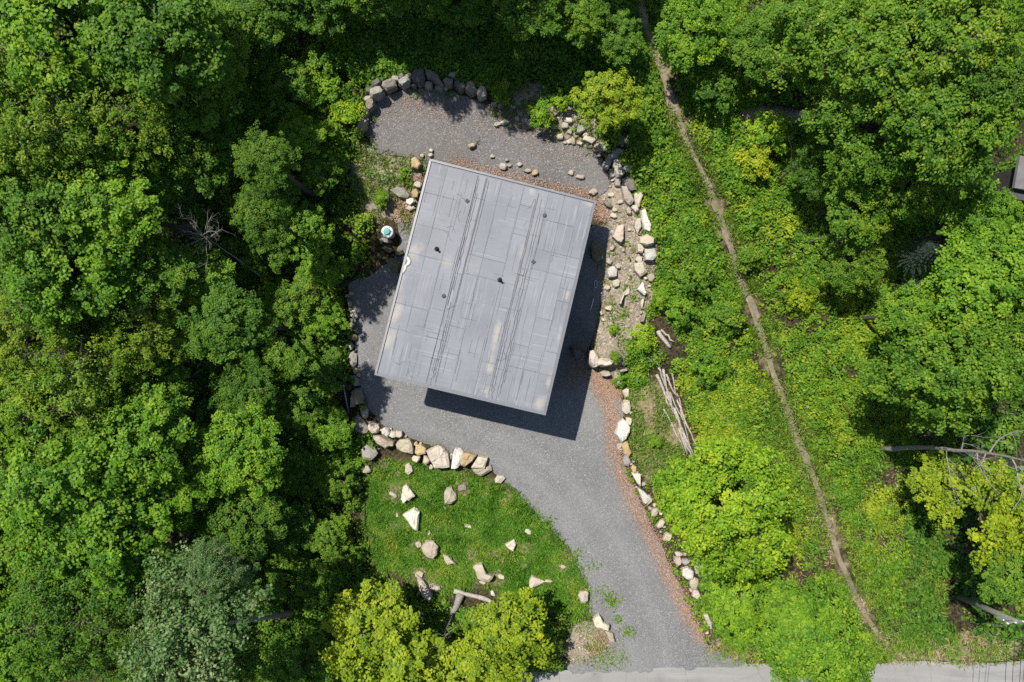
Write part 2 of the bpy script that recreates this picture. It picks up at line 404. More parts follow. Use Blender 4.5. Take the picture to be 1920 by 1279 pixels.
ROOF_ROT = math.radians(13.8)
def mat_roof():
    m, t, out = nodes('roof_membrane'); g = NG(t); p = geo_pos(g)
    r = g.mapping(p, (1, 1, 1), (0, 0, ROOF_ROT))        # across / along the building
    oi = g.n('ShaderNodeObjectInfo')
    along = g.noise(g.mapping(r, (5.5, .22, 1)), 1.0, 3, .55)
    across = g.noise(g.mapping(r, (.25, 6.0, 1), (0, 0, 0), (3, 7, 0)), 1.0, 3, .55)
    blot = g.noise(r, .55, 5, .6); fine = g.noise(r, 22, 3)
    sel = g.ramp(g.noise(r, .5, 2), [(.42, 0.0), (.58, 1.0)])
    wr = g.mix(sel, along, across)
    base = g.mix(g.ramp(blot, [(.35, 0.0), (.7, 1.0)]), (.172, .182, .204), (.228, .238, .262))
    base = g.mix(g.math('MULTIPLY', g.math('SUBTRACT', oi.outputs['Random'], .35), .55, True), base, (.265, .272, .29))
    base = g.mix(g.ramp(wr, [(.28, .5), (.4, 0.0), (.58, 0.0), (.7, .55)]), base, (.33, .34, .365))
    base = g.mix(g.ramp(fine, [(.55, 0.0), (.8, .25)]), base, (.17, .175, .185))
    st = g.attr('stain')
    sf = g.math('ADD', st, g.math('MULTIPLY', g.math('SUBTRACT', g.noise(r, 1.4, 4), .5), .8))
    base = g.mix(g.ramp(sf, [(.36, 0.0), (.75, .62)]), base, (.46, .405, .315))
    b1 = g.bump(g.ramp(wr, [(.3, 0.0), (.45, .5), (.55, .5), (.7, 1.0)]), .55, .03)
    g.l(g.bsdf(base, .62, .35, b1).outputs[0], out.inputs[0]); return m

M = {}
M['ground'] = mat_ground(); M['path'] = mat_path(); M['road'] = mat_asphalt(); M['rock'] = mat_rock(); M['roof'] = mat_roof()
M['gravel'] = mat_gravel('driveway_gravel', (.10, .10, .104), (.20, .199, .199), (.33, .325, .315), (.24, .23, .215))
M['gravel2'] = mat_gravel('terrace_gravel', (.078, .076, .08), (.165, .158, .156), (.38, .36, .335), (.24, .20, .165))
M['bright'] = mat_leaf('leaf_bright_green', (.050, .098, .008), (.128, .215, .010), (.205, .295, .014))
M['mid'] = mat_leaf('leaf_mid_green', (.046, .088, .008), (.106, .178, .011), (.18, .25, .015))
M['dark'] = mat_leaf('leaf_deep_green', (.034, .070, .008), (.078, .142, .011), (.13, .205, .016))
M['olive'] = mat_leaf('leaf_olive_green', (.058, .094, .008), (.122, .185, .010), (.19, .24, .014))
M['yellow'] = mat_leaf('leaf_yellow_green', (.095, .128, .006), (.225, .250, .007), (.30, .335, .008))
M['lime'] = mat_leaf('leaf_lime_green', (.080, .135, .008), (.195, .275, .009), (.28, .345, .012))
M['grey'] = mat_leaf('leaf_grey_green', (.044, .078, .022), (.088, .138, .036), (.165, .205, .095), .40, .5, .2)
M['blue'] = mat_leaf('needle_shaded_blue_green', (.010, .020, .014), (.020, .034, .026), (.034, .05, .04), .1)  # darkened: the shade the spruces stand in is put into the needle colour
M['grass'] = mat_leaf('grass_blade_green', (.050, .105, .010), (.105, .195, .014), (.23, .26, .04), .3)
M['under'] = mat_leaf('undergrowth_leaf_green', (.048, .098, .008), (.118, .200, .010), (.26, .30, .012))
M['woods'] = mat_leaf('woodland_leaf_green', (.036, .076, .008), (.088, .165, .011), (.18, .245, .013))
M['dead'] = mat_leaf('fallen_leaf_brown', (.13, .075, .05), (.29, .175, .115), (.46, .34, .26), .15, live=False)
M['straw'] = mat_leaf('dry_straw', (.20, .145, .08), (.34, .26, .16), (.46, .38, .26), .15, live=False)
M['bark'] = mat_bark('bark_grey_brown', (.045, .036, .028), (.13, .11, .09))
M['twig'] = mat_bark('bark_twig', (.06, .05, .038), (.15, .125, .10))
M['pale'] = mat_bark('bark_pale_grey', (.16, .145, .125), (.36, .34, .31))
M['wood'] = mat_bark('weathered_wood', (.22, .185, .16), (.58, .52, .46))

# ------------------------------------------------------------------ ground, gravel, road, path
core_x = np.arange(-36, 36.01, .27); core_y = np.arange(-27, 27.01, .27)
far = np.array([2, 5, 10, 18, 32, 60, 110, 200, 400.])
X1 = np.concatenate([-36 - far[::-1], core_x, 36 + far]); Y1 = np.concatenate([-27 - far[::-1], core_y, 27 + far])
GXX, GYY = np.meshgrid(X1, Y1, indexing='ij')
GZ = Zs(GXX, GYY) + (vnoise(GXX, GYY, .9, 3) - .5) * .10
under = np.zeros(GXX.shape, bool)
for pl in (A_DRIVE, A_REAR, A_ROAD): under |= inside(GXX, GYY, pl)
dpath = dist_line(GXX, GYY, L_PATH)
GZ[under] = Zs(GXX, GYY)[under] - .09
GZ[dpath < .45] = Zs(GXX, GYY)[dpath < .45] - .06
nx, ny = GXX.shape
idx = np.arange(nx * ny).reshape(nx, ny)
Q = np.stack([idx[:-1, :-1], idx[1:, :-1], idx[1:, 1:], idx[:-1, 1:]], -1).reshape(-1, 4)
me = mesh_np('ground', np.stack([GXX.ravel(), GYY.ravel(), GZ.ravel()], 1), Q, smooth=True)
def soft(mask, it=4):
    a = mask.astype(float)
    for _ in range(it):
        p = np.pad(a, 1, mode='edge'); a = (p[1:-1, 1:-1] * 2 + p[:-2, 1:-1] + p[2:, 1:-1] + p[1:-1, :-2] + p[1:-1, 2:]) / 6
    return a
tanm = np.zeros(GXX.shape, bool)
for pl in (A_BANK, A_WEST, A_NBANK, A_CORNER, A_TAN2): tanm |= inside(GXX, GYY, pl)
drym = np.zeros(GXX.shape, bool)
for pl in (A_SLOPE, A_VERGE, A_VERGE2): drym |= inside(GXX, GYY, pl)
pathside = np.clip(1.1 - dpath / 0.8, 0, .48)
for nm, a in (('tan', soft(tanm)), ('lawn', soft(inside(GXX, GYY, A_LAWN), 3)), ('dry', np.maximum(soft(drym), pathside))):
    at = me.attributes.new(nm, 'FLOAT', 'POINT'); at.data.foreach_set('value', a.ravel().astype(np.float32))
tag(link('ground', me, M['ground']), kind='structure')

sheet('driveway', A_DRIVE, .004, M['gravel'], seed=1.0, step=.3, tracks=[(GP([(800,800),(900,850),(990,890),(1060,960),(1110,1040),(1150,1120),(1180,1200),(1190,1260)]), .42), (GP([(880,800),(980,840),(1060,890),(1120,960),(1165,1030),(1205,1110),(1240,1190),(1255,1260)]), .42), (GP([(1000,925),(1070,1000),(1110,1080)]), .7)])
sheet('gravel_terrace', A_REAR, .006, M['gravel2'], seed=2.0)
sheet('road', A_ROAD, .03, M['road'], step=.5, jit=.06, seed=3.0)
def strip_poly(line, w, seed):
    l = []; r = []
    pts = [Vector(p) for p in line]
    dense = []
    for a, b in zip(pts[:-1], pts[1:]):
        k = max(1, int((b - a).length / .6)); dense += [a.lerp(b, i / k) for i in range(k)]
    dense.append(pts[-1])
    for i, p in enumerate(dense):
        d = dense[min(i + 1, len(dense) - 1)] - dense[max(i - 1, 0)]; n = Vector((-d.y, d.x)).normalized()
        ww = w * (1 + .55 * noise.noise(Vector((p.x * .35, p.y * .35, seed))))
        off = .10 * noise.noise(Vector((p.x * .25, p.y * .25, seed + 9)))
        l.append(tuple(p + n * (ww + off))); r.append(tuple(p - n * (ww - off)))
    return l + r[::-1]
sheet('footpath', strip_poly(L_PATH, .17, 4.0),   .005, M['path'], step=.22, jit=.07, seed=4.0)

# ------------------------------------------------------------------ the house
def px_roof(u, v, z=5.0):
    tl, tr, br, bl = P(806, 298, z), P(1118, 377, z), P(1023, 779, z), P(702, 703, z)
    return tl.lerp(tr, u).lerp(bl.lerp(br, u), v)
RZ = 5.0
M['trim'] = mat_plain('edge_flashing_metal', (.17, .178, .19), .45, .5, 0.0, .1)
M['wall'] = mat_plain('dark_stained_cladding', (.045, .042, .04), .7, .2, 0, .25, 3)
M['concrete'] = mat_plain('concrete_base', (.28, .275, .26), .9, .15, 0, .15, 2)
M['black'] = mat_plain('black_rubber', (.012, .012, .013), .6, .3)
M['drain'] = mat_plain('roof_drain_grey', (.07, .072, .078), .7, .25)
M['seam'] = mat_plain('membrane_fold', (.19, .198, .216), .6, .35, 0, .12, 6)
M['glass'] = mat_plain('window_glass_dark', (.02, .025, .03), .08, .6, 0, .05)
M['whitep'] = mat_plain('white_paint', (.72, .73, .72), .5, .35, 0, .06)
house = empty('house', px_roof(.5, .5, 0))
tag(house, 'flat roofed house covered in grey membrane sheets, standing on the gravel clearing', 'house')
def hp(o):
    o.parent = house; o.matrix_parent_inverse = Matrix.Translation(-Vector(house.location)); return o

# walls (set back under the roof edge)
def wall_ring(u0, u1, v0, v1, z0, z1, th, name, mat):
    mb = MB()
    c = [px_roof(u0, v0), px_roof(u1, v0), px_roof(u1, v1), px_roof(u0, v1)]
    ctr = sum(c, Vector()) / 4
    inn = [p + (ctr - p).normalized() * th * 1.4 for p in c]
    for i in range(4):
        j = (i + 1) % 4
        a, b, c2, d = c[i], c[j], inn[j], inn[i]
        mb.hexa([(a.x, a.y, z0), (d.x, d.y, z0), (c2.x, c2.y, z0), (b.x, b.y, z0), (a.x, a.y, z1), (d.x, d.y, z1), (c2.x, c2.y, z1), (b.x, b.y, z1)])
    return hp(mb.build(name, mat))
wall_ring(.07, .93, .07, .93, -.4, RZ - .42, .2, 'wall', M['wall'])
wall_ring(.065, .935, .066, .934, -.5, .55, .2, 'foundation', M['concrete'])
# front openings (lower side of the picture)
def on_front(u0, u1, z0, z1, name, mat, out=.03, parent=None):
    a = px_roof(.07 + .86 * u0, .93); b = px_roof(.07 + .86 * u1, .93); n = (px_roof(.5, 1) - px_roof(.5, .9)).normalized()
    mb = MB(); p = []
    for z in (z0, z1):
        for q in (a - n * .02, b - n * .02, b + n * out, a + n * out): p.append((q.x, q.y, z))
    mb.hexa([p[3], p[2], p[1], p[0], p[7], p[6], p[5], p[4]])
    o = mb.build(name, mat)
    return hp(o)
door = on_front(.44, .53, 0.05, 2.2, 'door', M['wall'], .04)
for u in (.06, .60, .78):
    w = on_front(u, u + .14, 1.0, 2.3, 'window', M['trim'], .05)
    g_ = on_front(u + .01, u + .13, 1.07, 2.23, 'pane', M['glass'], .056)
    g_.parent = w; g_.matrix_parent_inverse = Matrix.Identity(4)
# roof slab with fascia, then panels, bands, seams
mb = MB()
c = [px_roof(.004, .003), px_roof(.996, .003), px_roof(.996, .997), px_roof(.004, .997)]
mb.hexa([(c[3].x, c[3].y, RZ - .42), (c[2].x, c[2].y, RZ - .42), (c[1].x, c[1].y, RZ - .42), (c[0].x, c[0].y, RZ - .42)] + [(q.x, q.y, RZ - .014) for q in (c[3], c[2], c[1], c[0])])
roof = hp(mb.build('roof', M['seam']))
def rp(o): o.parent = roof; return o

STAINS = [(.0,.55,.05,.10),(.03,.70,.05,.12),(.02,.82,.05,.08),(.05,.42,.06,.07),(.0,.30,.03,.10),(.97,.02,.06,.02),(.97,.62,.02,.06),(.96,.45,.02,.03),(.955,.96,.05,.05),(.62,.70,.035,.14),(.63,.85,.03,.05),(.64,.95,.05,.03),(.65,.30,.03,.05),(.62,.03,.03,.04),(.975,.85,.02,.08),(.24,.44,.06,.04)]
def stain(u, v): return max([max(0, 1 - math.hypot((u - a) / (c * 1.5), (v - b) / (d * 1.5))) for a, b, c, d in STAINS] + [0]) * .8
def panel(u0, u1, v0, v1, z, name='membrane_sheet', th=.012, tilt=0.0, nu=4, nv=6):
    """one sheet of membrane with chamfered edges, thin and slightly uneven"""
    du = (u1 - u0); dv = (v1 - v0); eu = .012 / 8.8; ev = .012 / 11.3
    us = [u0, u0 + eu] + [u0 + du * i / nu for i in range(1, nu)] + [u1 - eu, u1]
    vs_ = [v0, v0 + ev] + [v0 + dv * i / nv for i in range(1, nv)] + [v1 - ev, v1]
    V = []; S = []; nU, nV = len(us), len(vs_)
    for i, u in enumerate(us):
        for j, v in enumerate(vs_):
            q = px_roof(u, v)
            e = i in (0, nU - 1) or j in (0, nV - 1)
            zz = z - th if e else z + tilt * ((u - u0) / du - .5) + .012 * noise.noise(Vector((q.x * 1.1, q.y * 1.1, 3)))
            V.append((q.x, q.y, zz)); S.append(stain(u, v))
    F = [(i * nV + j, i * nV + j + 1, (i + 1) * nV + j + 1, (i + 1) * nV + j) for i in range(nU - 1) for j in range(nV - 1)]
    me = bpy.data.meshes.new(name); me.from_pydata(V, [], F); me.update()
    at = me.attributes.new('stain', 'FLOAT', 'POINT'); at.data.foreach_set('value', S)
    return rp(link(name, me, M['roof']))
rr = random.Random(5)
gap_u, gap_v = .0007, .0006
B1 = (.300, .350); B2 = (.662, .722); E0, E1 = .014, .986
for s0, s1, nc, tl in ((E0, B1[0], 3, -.03), (B1[1], B2[0], 3, .0), (B2[1], E1, 3, .02)):
    edges = [s0] + [s0 + (s1 - s0) * (i + rr.uniform(-.16, .16)) / nc for i in range(1, nc)] + [s1]
    rows = [E0]
    while rows[-1] < E1 - .1: rows.append(rows[-1] + rr.uniform(.085, .15))
    rows[-1] = E1
    for cidx in range(nc):
        v = rows[0]
        for q, v2 in enumerate(rows[1:]):
            if q < len(rows) - 2 and rr.random() < .45: continue        # this sheet runs on over the next cross joint
            panel(edges[cidx] + gap_u, edges[cidx + 1] - gap_u, v + gap_v, v2 - gap_v, RZ + rr.uniform(-.003, .003), tilt=rr.uniform(-.010, .010) + tl * .2)
            v = v2
for (a, b) in (B1, B2):
    v = E0
    for v2 in (.22, .47, .74, E1):
        panel(a + gap_u, b - gap_u, v + gap_v, v2 - gap_v, RZ - .004, 'valley_sheet', tilt=rr.uniform(-.02, .02), nu=4, nv=14); v = v2
# folds of membrane standing up along the valleys and in the sheets
def fold(pts, w=.03, h=.028):
    V = []; F = []; q = [px_roof(u, v, RZ) for u, v in pts]
    for i, p in enumerate(q):
        d = q[min(i + 1, len(q) - 1)] - q[max(i - 1, 0)]; n = Vector((-d.y, d.x, 0)).normalized() * w * (.6 if i in (0, len(q) - 1) else rr.uniform(.9, 1.1))
        V += [tuple(p - n + Vector((0, 0, -.02))), tuple(p + Vector((0, 0, h * rr.uniform(.8, 1.1)))), tuple(p + n + Vector((0, 0, -.02)))]
    for i in range(len(q) - 1):
        a = i * 3; F += [(a, a + 1, a + 4, a + 3), (a + 1, a + 2, a + 5, a + 4)]
    me = bpy.data.meshes.new('membrane_fold'); me.from_pydata(V, [], F); me.update()
    return rp(link('membrane_fold', me, M['seam']))
def wander(u, v0, v1, amp, n, seed):
    return [(u + amp * noise.noise(Vector((i * .55, seed, 1))) + amp * .5 * noise.noise(Vector((i * 1.7, seed, 4))), v0 + (v1 - v0) * i / n) for i in range(n + 1)]
for k, (u, a, b, amp) in enumerate(((.296, .02, .98, .003), (.306, .03, .62, .004), (.318, .10, .55, .006), (.345, .02, .97, .002), (.352, .02, .6, .002), (.366, .03, .45, .002), (.322, .60, .985, .014), (.334, .66, .96, .010),
                                    (.655, .06, .97, .004), (.666, .03, .95, .005), (.690, .05, .60, .009), (.704, .12, .985, .010), (.715, .55, .97, .012), (.727, .1, .9, .003), (.678, .62, .985, .014))):
    fold(wander(u, a, b, amp * .55, 40, k * 3.3 + 1), .024, .026)
for k in range(120):       # short straight wrinkles inside the sheets
    u = rr.uniform(.03, .97); v = rr.uniform(.04, .9); L = rr.uniform(.03, .16)
    if rr.random() < .72: fold(wander(u, v, min(.98, v + L), .0012, 8, k + 50.), .015, .016)
    else:
        u2 = min(.98, u + L * .9); fold([(u + (u2 - u) * i / 7, v + .0012 * noise.noise(Vector((i, k, 2)))) for i in range(8)], .014, .015)
for u, v in ((.235, .13), (.24, .22), (.225, .27), (.215, .31), (.64, .09), (.625, .19), (.655, .37), (.70, .40), (.335, .62), (.69, .80), (.70, .78), (.60, .955), (.63, .93), (.12, .93), (.2, .97)):   # crow's feet by the drains
    a = rr.uniform(0, 6.28)
    for q in range(2):
        a2 = a + rr.uniform(-.5, .5) + q * 2.6; n = 7
        fold([(u + .006 * i * math.cos(a2) + .002 * rr.uniform(-1, 1), v + .005 * i * math.sin(a2) + .002 * rr.uniform(-1, 1)) for i in range(n)], .014, .02)
# edge flashing, four lengths
def trim(ua, va, ub, vb):
    mb = MB(); a, b = px_roof(ua, va), px_roof(ub, vb); ctr = px_roof(.5, .5)
    d = (b - a).normalized(); n = Vector((-d.y, d.x, 0))
    if n.dot(ctr - (a + b) / 2) < 0: n = -n
    a2 = a + n * .11 ; b2 = b + n * .11
    mb.hexa([(a.x, a.y, RZ - .30), (b.x, b.y, RZ - .30), (b2.x, b2.y, RZ - .30), (a2.x, a2.y, RZ - .30), (a.x, a.y, RZ + .045), (b.x, b.y, RZ + .045), (b2.x, b2.y, RZ + .052), (a2.x, a2.y, RZ + .052)] if True else [])
    return rp(mb.build('edge_trim', M['trim']))
trim(0, .0, 1, 0); trim(1, .0098, 1, .9902); trim(1, 1, 0, 1); trim(0, .9902, 0, .0098)
def uv_of(px, py):
    tl, tr, br, bl = (Vector(q) for q in ((806, 298), (1118, 377), (1023, 779), (702, 703)))
    u = v = .5
    for _ in range(30):
        p = tl.lerp(tr, u).lerp(bl.lerp(br, u), v); e = Vector((px, py)) - p
        du = (tr - tl).lerp(br - bl, v); dv = (bl - tl).lerp(br - tr, u)
        det = du.x * dv.y - du.y * dv.x; u += (e.x * dv.y - e.y * dv.x) / det; v += (du.x * e.y - du.y * e.x) / det
    return u, v
for px, py, sh in ((876, 377, 0), (1021, 404, 1), (1000, 491, 0), (832, 555, 1)):
    q = px_roof(*uv_of(px, py)); mb = MB()
    if sh: mb.lathe([(.10, -.02), (.11, .03), (.07, .06), (.03, .065)], 12, (q.x, q.y, RZ))
    else: mb.lathe([(.13, -.02), (.13, .035), (.09, .05), (.04, .052)], 4, (q.x, q.y, RZ))
    rp(mb.build('roof_drain', M['drain']))
for px, py in ((819, 467), (937, 525)):
    q = px_roof(*uv_of(px, py)); mb = MB()
    mb.lathe([(.13, -.01), (.13, .012), (.06, .03), (.052, .34), (.065, .345), (.065, .37), (.04, .375), (.035, .30)], 14, (q.x, q.y, RZ)); rp(mb.build('vent_pipe', M['black']))
# damp hollow with a pale crescent patch on the western edge
def roof_patch(name, zoompts, z, mat):
    b = [px_roof(*uv_of(690 + x * .1173, 420 + y * .1173)) for x, y in zoompts]; n = len(b)
    V = [(p.x, p.y, RZ + z) for p in b] + [(p.x, p.y, RZ - .02) for p in b]
    me = bpy.data.meshes.new(name); me.from_pydata(V, [], [tuple(range(n))[::-1]] + [(i, (i + 1) % n, n + (i + 1) % n, n + i) for i in range(n)])
    bm = bmesh.new(); bm.from_mesh(me); bmesh.ops.triangulate(bm, faces=bm.faces[:]); bmesh.ops.recalc_face_normals(bm, faces=bm.faces[:]); bm.to_mesh(me); bm.free()
    return rp(link(name, me, mat))
M['damp'] = mat_plain('damp_silt', (.12, .125, .12), .35, .4, 0, .2, 9)
M['pale_patch'] = mat_plain('pale_roof_patch', (.62, .62, .60), .8, .2, 0, .08, 12)
roof_patch('damp_patch', [(600, 505), (650, 505), (690, 560), (690, 620), (655, 660), (620, 690), (605, 750), (560, 808), (520, 812), (545, 735), (560, 660), (580, 580)], .032, M['damp'])
roof_patch('pale_patch', [(615, 515), (655, 540), (680, 590), (662, 640), (613, 672), (598, 732), (550, 798), (532, 800), (558, 742), (573, 680), (622, 632), (638, 592), (608, 532)], .040, M['pale_patch'])

# ------------------------------------------------------------------ rocks
PAL = dict(cream=(.57, .505, .405), tan=(.47, .41, .325), ochre=(.50, .37, .21), grey=(.37, .345, .305), dark=(.17, .16, .145), white=(.62, .585, .52), moss=(.19, .185, .11), brown=(.29, .25, .205))
def rock_mesh(b, h, seed, sub=1):
    """b: outline (world xy about 0,0), h: height above the ground; an irregular faceted boulder"""
    rd = random.Random(seed); n = len(b)
    size = max(math.hypot(*p) for p in b)
    sx, sy = rd.uniform(-.22, .22), rd.uniform(-.22, .22)
    bm = bmesh.new(); rings = []
    ox, oy = rd.uniform(-.1, .1) * size, rd.uniform(-.1, .1) * size
    for zf, sc_, jit in ((-.45, .98, .02), (.34, 1.0, .05), (.82, .93, .09), (.97, .66, .10)):
        r = []
        for x, y in b:
            k = sc_ * (1 + rd.uniform(-jit, jit)); f = 1 - sc_ if zf > .5 else 0
            px, py = x * k + ox * f * 2, y * k + oy * f * 2
            r.append(bm.verts.new((px, py, h * (zf + rd.uniform(-.07, .07) * (zf > 0)) + (sx * px + sy * py) * (zf > .2))))
        rings.append(r)
    top = bm.verts.new((ox, oy, h * rd.uniform(.95, 1.04) + sx * ox + sy * oy))
    for r1, r2 in zip(rings[:-1], rings[1:]):
        for i in range(n):
            j = (i + 1) % n
            try: bm.faces.new((r1[i], r1[j], r2[j], r2[i]))
            except ValueError: pass
    for i in range(n): bm.faces.new((rings[-1][i], rings[-1][(i + 1) % n], top))
    if sub:
        bmesh.ops.subdivide_edges(bm, edges=bm.edges[:], cuts=1, use_grid_fill=True)
        for v in bm.verts:
            k = noise.noise(Vector(v.co) * (2.2 / max(size, .2)) + Vector((seed * 1.7, 0, 0)))
            k2 = noise.noise(Vector(v.co) * (6.0 / max(size, .2)) + Vector((0, seed * 1.3, 0)))
            v.co += Vector((k * .5, k2 * .5, k + k2)) * size * .055
    bmesh.ops.recalc_face_normals(bm, faces=bm.faces[:])
    me = bpy.data.meshes.new('stone'); bm.to_mesh(me); bm.free()
    me.polygons.foreach_set('use_smooth', np.ones(len(me.polygons), bool))
    me.set_sharp_from_angle(angle=math.radians(17))
    return me
_rs = [100]
def rock(spec, parent=None, name='stone', hk=1.0):
    """spec: (px, py, half width, half height, colour[, angle]) or (colour, [outline in photo pixels])"""
    _rs[0] += 1; rd = random.Random(_rs[0])
    if isinstance(spec[0], str):
        col, pts = spec[0], spec[1]
        cx = sum(p[0] for p in pts) / len(pts); cy = sum(p[1] for p in pts) / len(pts)
        base = G(cx, cy); k = (H - base.z) / H / PPM
        b = [((x - cx) * k, -(y - cy) * k) for x, y in pts]
        if sum(b[i][0] * b[(i + 1) % len(b)][1] - b[(i + 1) % len(b)][0] * b[i][1] for i in range(len(b))) < 0: b = b[::-1]
        bb = []
        for i in range(len(b)):
            p, q = Vector(b[i]), Vector(b[(i + 1) % len(b)]); bb.append(tuple(p))
            if (q - p).length > .35: bb.append(tuple(p.lerp(q, rd.uniform(.4, .6)) * rd.uniform(.99, 1.05)))
        b = bb
    else:
        cx, cy, a, bq, col = spec[:5]; ang = math.radians(spec[5]) if len(spec) > 5 else rd.uniform(-.25, .25)
        base = G(cx, cy); k = (H - base.z) / H / PPM; n = rd.choice((5, 6, 6, 7, 8)); b = []
        ph = rd.uniform(0, 6.28)
        for i in range(n):
            w = ph + 2 * math.pi * (i + rd.uniform(-.28, .28)) / n; r = rd.uniform(.84, 1.14)
            e = (abs(math.cos(w)) ** 3.2 + abs(math.sin(w)) ** 3.2) ** (-1 / 3.2)
            x, y = a * k * e * r * math.cos(w), bq * k * e * r * math.sin(w)
            b.append((x * math.cos(-ang) - y * math.sin(-ang), x * math.sin(-ang) + y * math.cos(-ang)))
    xs = [p[0] for p in b]; ys = [p[1] for p in b]
    small = min(max(xs) - min(xs), max(ys) - min(ys))
    h = (.16 + .42 * small) * rd.uniform(.8, 1.2) * hk
    me = rock_mesh(b, h, _rs[0], 1 if small > .12 else 0); me.materials.append(M['rock'])
    o = bpy.data.objects.new(name, me); C.objects.link(o); o.location = (base.x, base.y, base.z - .02 - .06 * h)
    c = PAL[col]; f = rd.uniform(.85, 1.12); o.color = (c[0] * f, c[1] * f * rd.uniform(.97, 1.03), c[2] * f * rd.uniform(.92, 1.06), 1)
    if parent is not None:
        o.parent = parent; o.matrix_parent_inverse = Matrix.Translation(-Vector(parent.location))
    return o
def stone_wall(name, label, rocks, at, hk=1.0):
    e = empty(name, G(*at)); tag(e, label, 'stone wall')
    for r in rocks: rock(r, e, 'stone', hk)
    ctr = [(r[0], r[1], min(r[2], r[3])) if not isinstance(r[0], str) else (sum(p[0] for p in r[1]) / len(r[1]), sum(p[1] for p in r[1]) / len(r[1]), 12) for r in rocks]
    fr = random.Random(len(rocks))
    for i, a in enumerate(ctr):               # small stones wedged between the big ones
        near = sorted(ctr, key=lambda q: (q[0] - a[0]) ** 2 + (q[1] - a[1]) ** 2)[1:3]
        for b in near[:2 if fr.random() < .5 else 1]:
            m = ((a[0] + b[0]) / 2 + fr.uniform(-7, 7), (a[1] + b[1]) / 2 + fr.uniform(-7, 7)); rock((m[0], m[1], fr.uniform(2.5, 4.5), fr.uniform(2, 4), fr.choice(('tan', 'grey', 'cream', 'brown'))), e, 'stone', .8)
    return e

stone_wall('stone_wall', 'curved retaining wall of dark boulders round the rear gravel terrace', [
 (708,161,11,8,'dark',-30),(694,172,7,6,'dark'),(708,179,13,10,'grey',-20),(691,187,8,5,'tan',-20),(697,200,9,10,'brown',30),(685,215,8,12,'grey',20),(682,240,9,16,'tan',20),(732,164,15,10,'brown',-15),(743,151,9,6,'grey'),(754,148,6,6,'dark'),(768,147,7,6,'brown'),(761,157,13,9,'grey',-20),
 ('dark',[(773,150),(779,138),(796,136),(800,150),(797,162),(787,162),(775,156)]),('brown',[(800,139),(806,135),(818,143),(828,155),(834,166),(828,168),(816,158),(802,153)]),(804,163,7,7,'tan'),(824,168,7,4,'grey'),(841,158,11,8,'brown',15),(849,145,8,5,'grey',15),(857,159,6,9,'dark'),(866,166,8,9,'brown'),(885,171,12,11,'brown',15),(904,178,9,11,'tan',-10),(718,172,6,5,'dark'),(778,165,5,4,'dark')], (800,155), 1.5)
stone_wall('boulder_wall', 'long wall of mixed grey and cream boulders along the eastern edge of the clearing', [
 (1127,277,9,9,'grey'),(1165,264,11,9,'dark'),(1158,287,13,7,'grey',-10),(1148,296,10,6,'grey'),(1138,308,8,13,'grey',10),('grey',[(1148,300),(1156,299),(1163,312),(1170,328),(1163,336),(1154,338),(1148,322)]),(1147,327,6,9,'grey'),(1177,318,11,8,'grey',20),(1157,344,6,8,'grey'),('dark',[(1165,338),(1178,331),(1187,338),(1192,358),(1180,362),(1170,352)]),
 ('tan',[(1163,353),(1172,352),(1188,380),(1179,389),(1168,378)]),('cream',[(1188,366),(1197,359),(1204,368),(1198,390),(1191,391),(1188,380)]),(1190,392,8,8,'tan'),(1178,397,5,8,'tan'),('white',[(1201,396),(1208,391),(1218,425),(1216,437),(1206,434),(1201,415)]),(1195,426,6,17,'tan',8),(1211,452,13,12,'cream'),(1200,467,7,12,'cream'),('white',[(1207,468),(1226,467),(1230,481),(1222,490),(1208,489)]),(1197,488,7,7,'cream'),(1200,505,12,14,'cream'),('white',[(1203,529),(1192,544),(1206,555),(1210,553)]),(1203,569,3,11,'cream'),(1206,594,4,11,'brown',20),(1219,521,8,7,'tan'),(1117,283,6,5,'grey'),(1205,515,6,5,'dark')], (1180,400), 1.15)
stone_wall('ledge_wall', 'pale jutting rock ledge at the front corner of the eastern bank', [
 ('cream',[(1102,658),(1110,655),(1119,664),(1121,684),(1110,690),(1102,682)]),('cream',[(1118,672),(1140,670),(1152,678),(1146,685),(1130,688),(1117,685)]),('dark',[(1068,650),(1085,655),(1098,668),(1103,671),(1074,670)]),(1133,700,11,6,'tan',15),(1154,703,7,8,'tan'),(1158,716,6,6,'grey'),(1168,694,8,3,'grey')], (1120,676), 2.2)
stone_wall('stone_edging', 'row of pale boulders edging the right side of the driveway beside orange leaf litter', [
 (1173,736,7,10,'cream'),(1173,764,9,13,'cream'),('white',[(1168,782),(1180,800),(1176,815),(1164,829),(1152,812),(1157,792)]),(1178,789,6,8,'cream'),('ochre',[(1167,824),(1176,826),(1183,848),(1178,857),(1168,849),(1164,836)]),(1160,836,4,6,'tan'),(1174,862,7,10,'grey'),(1187,877,6,8,'ochre'),('white',[(1182,884),(1200,887),(1199,910),(1193,905)]),('white',[(1193,911),(1203,917),(1219,932),(1208,944),(1202,935)]),(1217,939,4,9,'tan',40),(1226,958,6,10,'cream',30),(1238,980,6,10,'cream',30),(1250,1005,7,9,'tan',30)], (1180,840))
stone_wall('boulder_row', 'short pile of pale boulders beside the driveway near the road', [
 (1272,1037,8,4,'cream'),(1270,1050,7,9,'tan'),(1284,1052,8,5,'grey'),('white',[(1277,1063),(1288,1060),(1298,1068),(1296,1083),(1288,1086),(1278,1077)]),(1307,1063,7,10,'grey'),(1300,1092,10,11,'tan'),(1304,1112,8,8,'tan'),(1325,1159,5,17,'cream',-30),(1336,1200,4,4,'dark')], (1290,1080))
